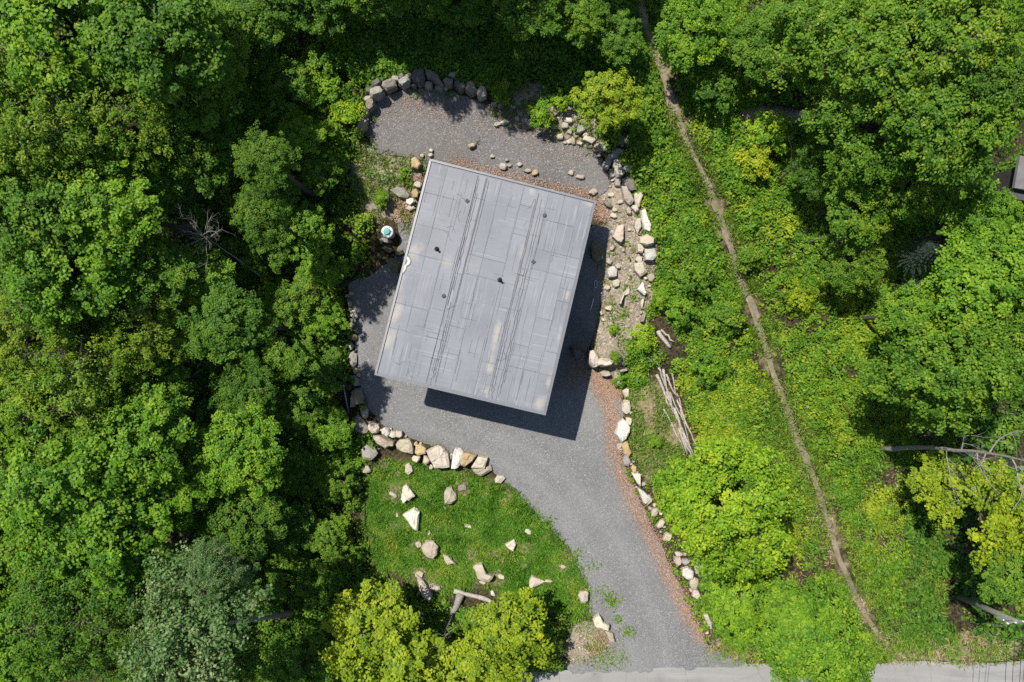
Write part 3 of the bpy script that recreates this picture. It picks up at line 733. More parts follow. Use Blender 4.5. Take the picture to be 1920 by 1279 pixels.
stone_wall('low_stone_row', 'loose row of rounded stones against the hedge west of the house', [
 (666,590,8,9,'white'),(662,609,5,6,'brown'),(666,632,6,6,'ochre'),(659,649,6,8,'grey'),(664,674,8,15,'grey'),(669,715,7,12,'grey'),(674,741,12,15,'brown'),(663,748,7,17,'grey'),(657,569,5,6,'grey'),(660,550,5,5,'tan'),(668,694,5,6,'grey')], (665,650))
stone_wall('rubble_wall', 'wall of large cream boulders holding the driveway above the lawn', [
 (685,771,8,14,'cream',-15),('brown',[(669,780),(676,775),(690,790),(697,800),(694,811),(684,813),(671,805),(667,792)]),('cream',[(693,794),(703,788),(712,795),(715,801),(710,811),(700,812),(694,804)]),('white',[(717,804),(724,799),(732,802),(735,812),(728,819),(718,813)]),(738,813,7,8,'white'),(750,813,8,8,'cream'),('tan',[(701,815),(712,814),(732,822),(742,826),(740,834),(725,838),(708,830)]),('grey',[(679,842),(690,831),(702,831),(711,848),(700,861),(684,858)]),
 ('cream',[(743,832),(752,822),(768,820),(776,828),(778,850),(760,846),(745,839)]),(781,832,4,5,'ochre'),(790,841,11,12,'ochre'),(781,859,8,7,'cream'),(801,861,7,9,'cream'),
 ('cream',[(800,843),(823,833),(836,838),(843,847),(845,874),(816,874),(809,862)]),('white',[(855,836),(866,839),(872,846),(866,868),(856,878),(847,877),(849,852)]),('ochre',[(868,846),(884,848),(896,851),(886,864),(870,874),(864,870)]),('cream',[(897,853),(916,856),(910,877),(884,875)]),('tan',[(884,877),(909,877),(923,869),(923,880),(902,893),(893,886)]),(808,875,4,5,'cream'),(846,855,2,6,'grey')], (800,845), 1.3)

# single boulders, each with its own place
def boulder(spec, label, name='boulder', hk=1.0, group=None):
    return tag(rock(spec, None, name, hk), label, 'rock', group)
for sp, lb in (
 ((937,897,10,8,'cream'), 'cream boulder on the gravel edge past the end of the lawn wall'),
 ((690,879,9,8,'tan'), 'tan boulder at the top corner of the lawn by the yellow shrubs'),
 ((767,879,8,11,'cream'), 'upright oval stone on bare soil just below the lawn wall'),
 (('cream',[(755,912),(764,905),(772,914),(781,927),(768,936),(757,925)]), 'pale angular boulder with a small stone leaning on its front, on the lawn'),
 ((760,932,8,9,'white'), 'small white stone leaning on the front of a pale lawn boulder'),
 (('tan',[(833,921),(838,912),(848,911),(857,923),(858,936),(847,944),(834,944)]), 'big rounded tan boulder at the upper middle of the lawn'),
 (('white',[(757,961),(778,950),(788,957),(785,992),(779,992),(767,975)]), 'tall white wedge shaped boulder on the left of the lawn'),
 (('tan',[(789,1026),(801,1011),(815,1012),(823,1021),(821,1036),(813,1043),(802,1043)]), 'six sided tan boulder with dark hollow beneath, lower left lawn'),
 ((786,1020,6,6,'tan'), 'small tan stone touching the six sided boulder on the lawn'),
 (('tan',[(830,1034),(841,1040),(856,1055),(840,1055),(834,1048)]), 'flat triangular tan stone sunk in the middle of the lawn'),
 (('cream',[(886,1058),(904,1051),(913,1072),(926,1076),(918,1088),(896,1080)]), 'broad cream rock beside bare soil at the lower edge of the lawn'),
 ((940,1080,7,5,'cream'), 'small cream chip of rock beside the broad rock on bare soil'),
 (('cream',[(947,1019),(964,1009),(968,1018),(963,1031),(956,1028)]), 'pointed cream stone alone on the right half of the lawn'),
 (('cream',[(992,1085),(998,1077),(1012,1082),(1022,1088),(1004,1097),(992,1100)]), 'cream wedge rock with a thin tail on the lower right lawn'),
 ((1029,1088,9,3,'tan',5), 'thin tail stone lying next to the cream wedge rock'),
 ((1093,1116,10,12,'cream'), 'egg shaped cream boulder where the lawn meets the driveway'),
 (('cream',[(1110,1160),(1122,1148),(1130,1162),(1142,1168),(1138,1176),(1116,1172)]), 'pale jagged boulder at the driveway bend near the road'),
 (('tan',[(1133,1180),(1148,1184),(1152,1200),(1142,1200)]), 'tan slab with dark shadow just below the jagged roadside boulder'),
 (('tan',[(782,1075),(795,1085),(812,1112),(808,1124),(794,1116),(786,1098)]), 'long tan slab lying on bare earth below the lawn'),
 ((817,1100,12,6,'tan',25), 'tilted tan stone against the long slab below the lawn'),
 (('ochre',[(772,300),(780,294),(792,310),(785,320),(773,318)]), 'ochre faceted boulder at the north west corner of the house'),
 ((753,364,20,10,'grey',15), 'large weathered grey boulder west of the house beside a leafy plant'),
 ((784,348,8,6,'cream'), 'cream stone half under the western roof edge'),
 ((780,364,7,8,'ochre'), 'bright ochre stone tucked against the western roof edge'),
 ((771,379,10,8,'white'), 'flat white stone beside the western roof edge'),
 ((771,391,8,6,'tan'), 'tan stone below the flat white stone west of the house'),
 ((739,497,16,12,'moss',40), 'mossy flat slab by the western wall below the white well pipe'),
 ((727,468,11,6,'moss',15), 'mossy grey stone step below the white well pipe'),
 ((724,452,12,4,'grey',12), 'narrow grey stone just below the white well pipe'),
 ((750,474,8,6,'moss'), 'small mossy stone against the western roof edge'),
 (('cream',[(1146,446),(1156,424),(1168,422),(1168,450),(1163,458)]), 'big cream slab standing on the bank east of the house'),
 ((1119,470,15,19,'moss',-10), 'large dark green grey boulder in the shadow east of the house'),
 ((1146,511,10,10,'white'), 'square white rock on the bank at the edge of the house shadow'),
 ((1154,532,7,9,'cream'), 'cream rock just below the square white rock'),
 (('white',[(1178,535),(1180,552),(1168,556),(1163,572),(1160,570),(1169,550)]), 'white splinter shaped rock in the soil of the eastern bank'),
 ((1112,361,9,7,'tan'), 'tan boulder beside the north east roof corner'),
 ((1139,385,10,5,'brown',40), 'brown leaning slab on the bank near the north east roof corner'),
 ((885,275,8,5,'tan',-20), 'lone tan stone on the open terrace gravel'),
 ((1088,244,9,9,'grey'), 'grey tan rock beneath the yellow tree on the terrace edge'),
 ((1104,263,13,6,'cream',15), 'long pale slab at the foot of the yellow tree'),
 ((994,233,8,8,'tan'), 'tan boulder beside the round green shrub on the terrace edge'),
 ((1065,227,9,5,'white',15), 'pale pointed rock above the pebbles right of the round green shrub'),
 ((1059,237,7,6,'tan'), 'squat tan rock in the pebbles right of the round green shrub'),
 ((1003,325,8,6,'ochre',-40), 'ochre stone near the middle of the rear roof edge'),
 ((943,314,9,6,'tan'), 'tan flat stone in the leaf litter behind the house'),
 ((1088,333,9,4,'tan',10), 'flat brown stone on the terrace near the north east roof corner')):
    boulder(sp, lb)
def few(lst, label, group, hk=.8):
    for r in lst: boulder(r, label, 'small_stone', hk, group)
few([(809,283,4,4,'white'),(808,292,4,4,'cream'),(792,293,4,4,'cream')], 'small pale stone just above the north west roof corner', 'stones above the roof corner')
few([(923,294,5,4,'tan'),(955,311,6,4,'grey'),(950,301,4,3,'grey'),(974,309,5,5,'tan'),(989,321,7,4,'tan'),(1070,324,5,6,'tan')], 'small stone on the terrace gravel behind the house', 'stones behind the house')
few([(927,197,6,4,'grey'),(937,200,5,4,'grey'),(962,201,5,5,'tan'),(946,231,9,5,'cream'),(934,234,10,4,'cream'),(970,223,5,6,'tan'),(976,215,5,4,'grey'),(984,227,6,5,'grey')], 'small stone in the bare bank at the top of the terrace', 'stones on the north bank')
few([(1039,240,7,4,'tan'),(1068,249,5,5,'tan'),(1097,254,5,4,'cream'),(1087,270,6,4,'cream'),(1074,265,5,7,'tan'),(1067,266,5,5,'cream'),(1050,258,7,5,'tan'),(1107,276,6,3,'dark'),(1080,256,4,4,'tan'),(1060,268,4,3,'tan')], 'small tan stone scattered below the yellow tree', 'stones below the yellow tree')
few([(1145,366,6,4,'cream'),(1150,405,8,6,'cream'),(1152,394,6,4,'tan'),(1163,380,6,4,'cream'),(1180,431,4,3,'cream'),(1142,490,6,6,'tan'),(1158,499,5,5,'cream'),(1147,466,5,5,'tan'),(1137,540,6,5,'cream'),(1141,578,8,6,'cream'),(1128,586,4,5,'cream'),(1131,600,4,4,'cream'),(1150,505,4,4,'cream'),(1168,470,4,4,'tan')], 'small pale stone scattered over the eastern bank', 'stones on the eastern bank')
few([(877,986,9,4,'cream',20),(833,952,5,4,'cream'),(811,961,2,8,'cream'),(805,998,3,5,'tan'),(745,965,3,5,'tan'),(991,996,5,7,'cream',-40),(1056,1062,5,4,'tan'),(924,1112,4,6,'white',-30),(737,926,10,4,'tan',30),(786,1077,8,7,'tan'),(867,914,9,6,'brown'),(905,1092,8,3,'cream',10)], 'small stone scattered in the lawn grass', 'small stones in the lawn', .6)

# ------------------------------------------------------------------ leaves and branches
def leaf_mesh(name, Cn, Nn, L, W, tint, seed, fold_=.18, parts=None):
    """one bent four-cornered leaf for each centre"""
    r = np.random.default_rng(seed); n = len(Cn)
    Nn = Nn / np.linalg.norm(Nn, axis=1, keepdims=True)
    t = r.normal(size=(n, 3)); t -= (t * Nn).sum(1, keepdims=True) * Nn; t /= np.linalg.norm(t, axis=1, keepdims=True) + 1e-9
    b = np.cross(Nn, t); L = np.broadcast_to(L, n)[:, None]; W = np.broadcast_to(W, n)[:, None]
    up = Nn * L * fold_
    V = np.stack([Cn - t * L / 2 - up * .6, Cn + b * W / 2 - t * L * .08 + up * .4, Cn + t * L / 2 - up * .6, Cn - b * W / 2 - t * L * .08 + up * .4], 1).reshape(-1, 3)
    q = np.arange(n * 4).reshape(-1, 4)
    return mesh_np(name, V, q, face_attr={'tint': tint})

def rand_dir(r, n):
    d = r.normal(size=(n, 3)); return d / np.linalg.norm(d, axis=1, keepdims=True)

def make_crown(seed, R, flat, hubs, sprays, per, pad, padflat, leafL, leafW, droop=0.0, upbias=1.0, spread=.36, twigs=True):
    """leaf sprays gathered in boughs round limb ends; returns (leaf mesh, branch mesh) about the crown centre"""
    r = np.random.default_rng(seed)
    d = []
    while len(d) < hubs:                       # limb ends spread over an uneven egg
        c = rand_dir(r, 1)[0]
        if c[2] < -.45: continue
        if all(np.dot(c, e) < (.86 if len(d) < 7 else .92) for e in d) or r.random() < .04: d.append(c)
    hub = np.array(d) * (r.uniform(.52, .86, (hubs, 1))) * R; hub[:, 2] *= flat
    sp = []; own = []
    for k in range(sprays):
        i = k % hubs; o = rand_dir(r, 1)[0] * (r.random() ** .55) * R * spread * 1.12
        o[2] *= .62
        if o[2] < 0: o[2] *= .6
        sp.append(hub[i] + o); own.append(i)
    sp = np.array(sp); own = np.array(own)
    lobe = r.uniform(-.12, .12, hubs)
    n = sprays * per; s = np.repeat(np.arange(sprays), per)
    pr = np.repeat(r.uniform(.45, 1.4, sprays) * pad, per)
    o = rand_dir(r, n); rad = r.random(n) ** .45
    o = o * rad[:, None] * pr[:, None]; o[:, 2] = np.abs(o[:, 2]) * padflat * np.where(r.random(n) < .75, 1, -1) - droop * (np.hypot(o[:, 0], o[:, 1]) ** 2) / pad
    cen = sp[s] + o
    outd = cen / (np.linalg.norm(cen, axis=1, keepdims=True) + 1e-6)
    nn = np.array([[0, 0, upbias]]) + outd * .35 + o / pad * .35 + r.normal(size=(n, 3)) * .42
    tint = np.clip(.46 + lobe[own][s] + np.repeat(r.normal(0, .15, sprays), per) + r.normal(0, .17, n) + .14 * (rad - .6), 0, 1)
    me = leaf_mesh('crown', cen, nn, leafL * r.uniform(.7, 1.25, n), leafW * r.uniform(.7, 1.25, n), tint, seed + 1)
    mb = MB()
    for i in range(hubs):
        h = Vector(hub[i]); mid = h * .5 + Vector((r.normal(0, .05), r.normal(0, .05), -.12)) * R
        st = Vector((0, 0, -R * flat * r.uniform(.2, .75)))
        pts = [st, st.lerp(mid, .55) + Vector((0, 0, .02 * R)), mid, mid.lerp(h, .6), h]
        w = .035 * R * r.uniform(.6, 1.0)
        mb.tube(pts, [w, w * .8, w * .6, w * .4, w * .2], 5, False)
    if twigs:
        for k in range(0, sprays, 2):
            h = Vector(hub[own[k]]); e = Vector(sp[k])
            mb.tube([h * .93, h.lerp(e, .5) + Vector((0, 0, -.03 * R)), e], [.009 * R, .006 * R, .003 * R], 3, False)
    return me, mb.mesh('branches', True)

def trunk_mesh(seed, r0=.17):
    rd = random.Random(seed); mb = MB(); pts = []; rad = []
    for i in range(9):
        f = i / 8; pts.append((.16 * math.sin(f * 3 + seed) * f, .14 * math.sin(f * 2.3 + seed * 2) * f, -.06 + 1.06 * f if i else -.08)); rad.append(r0 * (1.45 if i == 0 else 1.0 - .62 * f))
    pts[-1] = (0, 0, 1.0)
    mb.tube(pts, rad, 9); return mb.mesh('trunk', True)

def make_spruce(seed):
    r = np.random.default_rng(seed); cen = []; nn = []
    mb = MB(); mb.tube([(0, 0, -1.6), (0, 0, 1.6)], [.07, .015], 6)
    for k in range(150):
        f = (k + r.random()) / 150; z = -1.4 + 2.9 * f; L = 1.35 * (1 - f) ** .8 + .1; a = k * 2.4
        dr = np.array([math.cos(a), math.sin(a), -.12])
        mb.tube([(0, 0, z), tuple(dr * L * .95 + np.array([0, 0, z]))], [.014, .004], 3, False)
        m = 70; t = r.random(m) ** .6
        side = np.array([-math.sin(a), math.cos(a), 0])
        c = np.array([0, 0, z]) + dr * (t * L)[:, None] + side * (r.normal(0, .13, m) * (1.1 - t))[:, None] + np.array([0, 0, 1]) * r.normal(0, .025, m)[:, None]
        cen.append(c); nn.append(r.normal(size=(m, 3)) * .6 + np.array([0, 0, 1]))
    cen = np.concatenate(cen); nn = np.concatenate(nn); n = len(cen)
    return leaf_mesh('crown', cen, nn, r.uniform(.07, .13, n), r.uniform(.02, .035, n), np.clip(r.normal(.5, .2, n), 0, 1), seed), mb.mesh('branches')

# kind -> list of (crown, branches, radius of the prototype)
K = {}
K['maple'] = [(*make_crown(s, 3.2, .78, hb, 460, 48, .40, .42, .165, .13), 3.2) for s, hb in ((21, 17), (22, 21), (23, 19), (24, 24))]
K['fine'] = [(*make_crown(s, 3.2, .72, hb, 620, 34, .34, .5, .15, .075, .25, .8, .40), 3.2) for s, hb in ((31, 22), (32, 26))]
K['locust'] = [(*make_crown(s, 3.2, .8, hb, 560, 36, .36, .5, .16, .10, .15, .8, .36), 3.2) for s, hb in ((36, 20), (37, 26), (38, 23))]
K['poplar'] = [(*make_crown(s, 3.0, .8, hb, 520, 36, .36, .8, .13, .11, .1, .35, .42), 3.0) for s, hb in ((41, 20), (42, 17))]
K['young'] = [(*make_crown(s, 2.2, .62, hb, 200, 44, .31, .36, .14, .115, 0, 1.2, .42), 2.2) for s, hb in ((51, 14), (52, 17), (53, 12))]
K['full'] = [(*make_crown(s, 3.2, 1.0, hb, 820, 50, .32, .55, .125, .10, 0, .8, .29), 3.3) for s, hb in ((56, 25), (57, 21))]
K['shrub'] = [(*make_crown(s, 1.0, .75, hb, 46, 46, .27, .6, .14, .10, 0, .8, .5), 1.0) for s, hb in ((61, 9), (62, 11))]
sme, sbr = make_spruce(71); K['spruce'] = [(sme, sbr, 1.4)]
TR = [trunk_mesh(s) for s in (1, 2, 3)]
for kk in K.values():
    for a, b, _ in kk:
        a.materials.append(M['mid']); b.materials.append(M['twig'])
for t in TR: t.materials.append(M['bark'])
_tc = [0]
def tree(px, py, rpx, hc, kind, mat, label, base=None, cat='tree', name='deciduous_tree', group=None, pale=False, flat=1.0):
    """px, py: where the crown's middle is seen; rpx its apparent radius; hc its height above the ground"""
    _tc[0] += 1; i = _tc[0]; rd = random.Random(i * 13 + 5)
    z = 0.0
    for _ in range(10):
        p = P(px, py, z + hc); z = .5 * z + .5 * Z(p.x, p.y)
    top = P(px, py, z + hc)
    bpos = Vector((top.x, top.y, Z(top.x, top.y))) if base is None else G(*base)
    crown, br, r0 = K[kind][i % len(K[kind])]
    s = rpx / (PPM * H / (H - top.z)) / r0
    root = empty(name, bpos); tag(root, label, cat, group)
    d = top - bpos; root.rotation_mode = 'QUATERNION'
    L = d.length; root.rotation_quaternion = Vector((0, 0, 1)).rotation_difference(d.normalized())
    tw = .45 + .055 * hc
    o = link('trunk', TR[i % 3], None, root); o.scale = (tw, tw, L); o.rotation_euler.z = rd.uniform(0, 6.28)
    if pale:
        o.material_slots[0].link = 'OBJECT'; o.material_slots[0].material = M['pale']
    rz = rd.uniform(0, 6.28)
    for nm, me_ in (('branches', br), ('crown', crown)):
        o = link(nm, me_, None, root); o.location = (0, 0, L); o.rotation_euler.z = rz; o.scale = (s, s, s * flat)
        if nm == 'crown':
            o.material_slots[0].link = 'OBJECT'; o.material_slots[0].material = M[mat]
    return root

T = tree
# western woods
for a in (
 (120,40,150,12.5,'maple','bright','tall bright green tree in the far north west corner of the woods'),
 (285,55,140,12.5,'maple','mid','tall green tree beside the north west corner tree, along the top edge'),
 (55,215,150,12.5,'fine','olive','feathery olive tree at the western edge below the north west corner'),
 (205,215,120,11.5,'fine','olive','feathery olive tree with a bare trunk showing at its inner side'),
 (345,150,105,10,'maple','mid','green tree filling the gap between the north west woods and dark understory'),
 (70,390,125,12,'maple','mid','green tree at the western edge below the feathery olive trees'),
 (195,385,110,11.5,'maple','bright','bright green tree left of the bare grey treetop'),
 (360,285,85,8,'maple','dark','shaded green tree with dark trunk above the bare grey treetop'),
 (440,190,66,4.2,'maple','mid','smaller green tree at the inner edge of the north west woods'),
 (285,500,80,10,'maple','mid','green tree just below and left of the bare grey treetop'),
 (120,500,120,12,'maple','bright','bright green tree halfway down the western edge'),
 (375,525,62,8,'young','bright','small bright green crown directly below the bare grey treetop'),
 (245,610,100,10,'fine','olive','feathery olive tree in the middle of the western woods'),
 (45,640,100,12,'fine','olive','feathery olive tree beside dead branches on the western edge'),
 (430,610,75,13,'maple','dark','deep green tree in shade, west of the row of rounded stones'),
 (110,745,130,11,'fine','mid','fine leaved green tree below the dead branches on the western edge'),
 (275,720,78,8,'maple','mid','green tree between the fine leaved tree and the dark hollow'),
 (255,830,105,10,'maple','bright','bright green maple above the long dead bough, lower western woods'),
 (115,895,140,11,'maple','bright','broad bright green maple at the lower western edge'),
 (450,855,88,8,'maple','bright','bright green maple standing out toward the lawn'),
 (195,1000,130,10,'maple','bright','bright green tree between the broad maple and the dark fine leaved tree'),
 (460,975,75,6,'maple','dark','shaded deep green tree below the maple nearest the lawn'),
 (150,1140,130,10,'fine','dark','dark fine leaved tree in the south west corner woods'),
 (30,1060,95,9,'maple','mid','green tree on the western edge above the south west corner'),
 (40,1230,100,10,'maple','bright','bright green tree in the extreme south west corner'),
 (570,1255,70,4,'young','mid','young green tree left of the yellow green trees on the bottom edge')):
    T(*a[:3], a[3] * .74, *a[4:], group='trees of the western woods')
T(370,1180,140,10,'poplar','grey','large grey green poplar with pale trunk in the lower left woods', base=(556,1146), pale=True, group='grey green poplars')
T(400,1065,52,11,'poplar','grey','slender grey green treetop above the large poplar', base=(470,1062), pale=True, group='grey green poplars')
for a in (
 (20,130,90,9,'maple','bright','bright crown on the western edge between corner tree and feathery olive tree'),
 (215,125,90,9,'maple','mid','green crown wedged between the two northern corner trees and the olive trees'),
 (405,75,75,7,'maple','mid','rounded green crown on the top edge right of the tall corner trees'),
 (135,305,85,9,'fine','olive','olive crown between the feathery olive trees and the bright tree below'),
 (275,320,80,8,'maple','bright','bright crown left of the shaded tree with dark trunk'),
 (20,480,85,9.5,'maple','mid','green crown cut by the western edge, halfway down'),
 (205,470,85,8.5,'maple','bright','bright crown between the halfway tree and the bare grey treetop'),
 (170,575,85,8.5,'maple','mid','green crown above the dead branches of the western canopy'),
 (330,610,70,6.5,'fine','olive','olive crown just left of the shaded deep green tree'),
 (30,775,90,9,'maple','mid','green crown cut by the western edge below the dead branches'),
 (195,790,80,8,'fine','olive','olive crown above the bright green maple of the lower woods'),
 (345,870,60,7,'maple','bright','small bright crown between the two lower maples'),
 (30,965,85,8,'maple','dark','dark crown on the western edge beside dead twigs'),
 (290,930,80,8,'maple','bright','bright crown below the small gap between the lower maples'),
 (275,1075,80,8,'fine','dark','dark fine leaved crown between bright tree and large poplar'),
 (60,1145,75,8,'maple','mid','green crown left of the dark fine leaved corner tree'),
 (250,1225,85,8,'fine','dark','dark fine leaved crown on the bottom edge left of the poplar'),
 (490,405,58,9,'locust','dark','shaded green crown right of the bare grey treetop'),
 (500,300,58,10,'locust','dark','shaded green crown in the hollow left of the mossy ground'),
 (460,740,62,5,'maple','dark','shaded crown above the maple that stands out toward the lawn')):
    T(*a[:3], a[3] * .8, *a[4:], group='trees of the western woods')
for a in (
 (530,165,52,2.6,'young','mid','sapling left of the tall bright hedge shrub'),
 (500,265,50,2.6,'young','mid','sapling in the dark hollow right of the shaded tree with dark trunk'),
 (565,250,48,2.4,'young','bright','bright sapling in the hedge west of the mossy ground'),
 (600,320,40,1.8,'young','mid','low sapling at the edge of the mossy ground west of the terrace'),
 (520,370,50,2.6,'young','mid','sapling in the hedge below the mossy ground'),
 (570,430,48,2.2,'young','bright','bright sapling where the bare treetop stem meets the hedge'),
 (500,470,46,2.4,'young','mid','sapling beside the stem of the bare grey treetop'),
 (610,500,42,1.9,'young','bright','bright sapling in the hedge level with the mossy slab'),
 (545,560,50,2.4,'young','mid','sapling in the hedge right of the shaded deep green tree'),
 (605,600,42,1.9,'young','bright','bright sapling in the hedge behind the white rounded stone'),
 (550,660,46,2.2,'young','mid','sapling in the hedge level with the grey stones'),
 (615,700,40,1.8,'young','dark','dark sapling in the hedge behind the galvanised pole'),
 (560,770,46,2.2,'young','mid','sapling in the hedge left of the brown boulder'),
 (625,800,40,1.8,'young','bright','bright sapling at the left end of the lawn wall'),
 (560,880,44,2.0,'young','mid','sapling between the lawn and the maple that stands out'),
 (625,900,38,1.7,'young','mid','low sapling beside the tan boulder at the lawn corner'),
 (550,990,46,2.2,'young','dark','dark sapling below the maple that stands out toward the lawn'),
 (620,1010,40,1.8,'young','mid','sapling left of the black hose'),
 (600,1090,44,2.0,'young','mid','sapling above the bundle of sticks'),
 (500,1110,44,2.2,'young','dark','dark sapling beside the pale poplar trunk')):
    T(*a, name='sapling', group='saplings of the western hedge')
# yellow trees on the bottom edge and on the terrace
for a in (
 (690,1180,88,3.8,'young','yellow','yellow green tree beside the stick pile on the bottom edge'),
 (745,1262,110,4.5,'young','yellow','low spreading yellow green tree cut by the bottom edge'),
 (960,1195,82,4,'young','yellow','yellow green tree below the lawn beside the road corner'),
 (880,1268,90,4,'young','yellow','yellow green tree between bare twigs and the road on the bottom edge'),
 (1138,185,60,3.6,'young','yellow','bright yellow leaved tree on the terrace bank'),
 (1845,950,95,4.5,'young','yellow','yellow green tree under the bare leaning trunk on the eastern side'),
 (1765,905,58,3.8,'young','yellow','small yellow green bough reaching toward the path, below the bare trunk')):
    T(*a, group='yellow green trees')
# north side
for a in (
 (460,40,80,3,'maple','dark','shaded deep green tree on the top edge near the north west woods'),
 (585,-15,80,2.8,'maple','dark','deep green tree on the top edge, left of centre'),
 (705,-25,70,3.2,'maple','mid','green tree on the top edge above the boulder wall corner'),
 (850,-15,70,3,'maple','mid','green tree on the top edge above the boulder wall'),
 (1000,-5,75,3.4,'maple','mid','green tree on the top edge just right of centre'),
 (1085,25,55,2.8,'maple','mid','green tree on the top edge above the yellow terrace tree'),
 (1165,70,46,2.6,'young','mid','small green tree between the yellow terrace tree and the path')):
    T(*a, group='trees along the top edge')
for g_, lb in (((520,-210), 'tall tree beyond the top edge shading the north west understory'), ((705,-60), 'tall tree beyond the top edge shading the boulder wall corner'), ((828,-28), 'tall tree beyond the top edge shading the terrace gravel'), ((1010,-150), 'tall tree beyond the top edge shading the bank behind the terrace')):
    b = G(*g_); k = (H - b.z) / (H - b.z - 10.5)
    T(CX + (g_[0] - CX) * k, CY + (g_[1] - CY) * k, 150, 10.5, 'maple', 'mid', lb, group='trees beyond the top edge')
# eastern side
for a in (
 (1305,50,78,3,'maple','bright','bright green tree right beside the top of the footpath'),
 (1430,85,66,3.2,'maple','mid','green tree between the bright path tree and the large eastern trees'),
 (1545,65,115,5.5,'locust','mid','westernmost large fine leaved tree on the top edge'),
 (1670,105,135,7.5,'locust','mid','tallest fine leaved tree in the north east woods'),
 (1800,65,130,8.5,'locust','mid','fine leaved tree near the north east corner'),
 (1640,235,112,6,'locust','mid','fine leaved tree above the bare twigs east of the path'),
 (1770,235,130,8,'locust','mid','fine leaved tree above the dark gap by the shed'),
 (1885,160,75,9,'locust','dark','dark fine leaved tree on the north eastern edge'),
 (1615,370,80,4.5,'maple','mid','green tree east of the yellow shrubs by the path'),
 (1530,330,52,2.6,'locust','dark','small dark tree with bare twigs near the yellow shrubs'),
 (1715,345,70,5.5,'locust','mid','green tree above the blue spruce'),
 (1845,420,78,5.5,'maple','bright','bright green tree just below the shed roof corner'),
 (1860,530,112,6.5,'maple','bright','bright green tree on the eastern edge right of the blue spruce'),
 (1725,590,62,5.5,'maple','bright','rounded bright green bough below the blue spruce'),
 (1600,490,62,2.8,'locust','mid','small loose green tree beside the path bend'),
 (1768,690,138,6,'full','mid','broad round green tree in the middle of the eastern side'),
 (1865,650,95,7,'locust','mid','green tree behind the broad round tree on the eastern edge'),
 (1900,1075,72,5,'maple','mid','green tree above the utility pole on the eastern edge'),
 (1364,945,142,6.0,'full','lime','large round lime green tree between driveway and path'),
 (1520,1198,116,5.4,'full','bright','round bright green tree overhanging the road'),
 (1395,1130,62,3.2,'young','lime','small lime green tree between the two round trees by the driveway')):
    T(*a, group='trees of the eastern side', flat=1.35 if a[4] == 'full' else 1.0)
T(1742,475,42,4.2,'spruce','blue','small blue spruce in shade among the eastern trees', name='spruce_tree')
T(1735,545,34,3.2,'spruce','blue','smaller blue spruce just below the first one', name='spruce_tree')
# single shrubs that stand out
for px, py, r, hc, mt, lb in (
 (1018,212,26,.8,'bright','round green shrub on the bare bank at the top of the terrace'),
 (1050,192,18,.7,'lime','small lime shrub right of the round green shrub on the terrace bank'),
 (938,172,22,.8,'mid','green shrub at the end of the dark boulder wall'),
 (1342,168,38,1.5,'dark','dark grey green bush beside the upper footpath'),
 (718,372,16,.5,'bright','bright leafy plant beside the large grey boulder west of the house'),
 (612,175,36,1.3,'bright','tall bright shrub in the hedge left of the boulder wall'),
 (650,215,30,1.1,'lime','lime green shrub in the hedge touching the boulder wall'),
 (600,130,34,1.3,'mid','green shrub in the hedge above the tall bright shrub'),
 (1230,830,12,.4,'bright','small leafy plant on the dry slope beside the weathered poles'),
 (1160,712,14,.5,'bright','leafy plant growing below the pale rock ledge'),
 (1155,670,12,.4,'mid','leafy plant growing on top of the pale rock ledge'),
 (1150,618,10,.35,'lime','yellowish plant on the eastern bank above the ledge'),
 (1205,635,26,.8,'lime','lime shrub at the top of the rock ledge bank'),
 (1440,245,40,1.0,'lime','yellow green shrub patch just below the tan clearing'),
 (1420,300,34,.9,'yellow','yellow shrub between the path and the eastern trees'),
 (1500,560,30,.9,'yellow','yellow shrub right of the path bend'),
 (1400,480,26,.9,'mid','green shrub on the right side of the middle path'),
 (1300,520,34,1.0,'mid','dark green shrub left of the path bend'),
 (1360,590,34,1.0,'mid','green shrub crowding the path bend'),
 (1280,580,30,.9,'bright','bright green shrub on the bank left of the path bend'),
 (1240,560,18,.6,'bright','small green shrub beside the boulder wall on the bank'),
 (1330,690,30,.8,'bright','bright green shrub above the weathered poles'),
 (690,1115,26,1.0,'lime','lime shrub at the lower corner of the lawn'),
 (1000,1165,30,.9,'mid','green shrub between the lawn and the roadside yellow tree')):
    T(px, py, r, hc, 'shrub', mt, lb, cat='shrub', name='leafy_shrub', group='single shrubs')

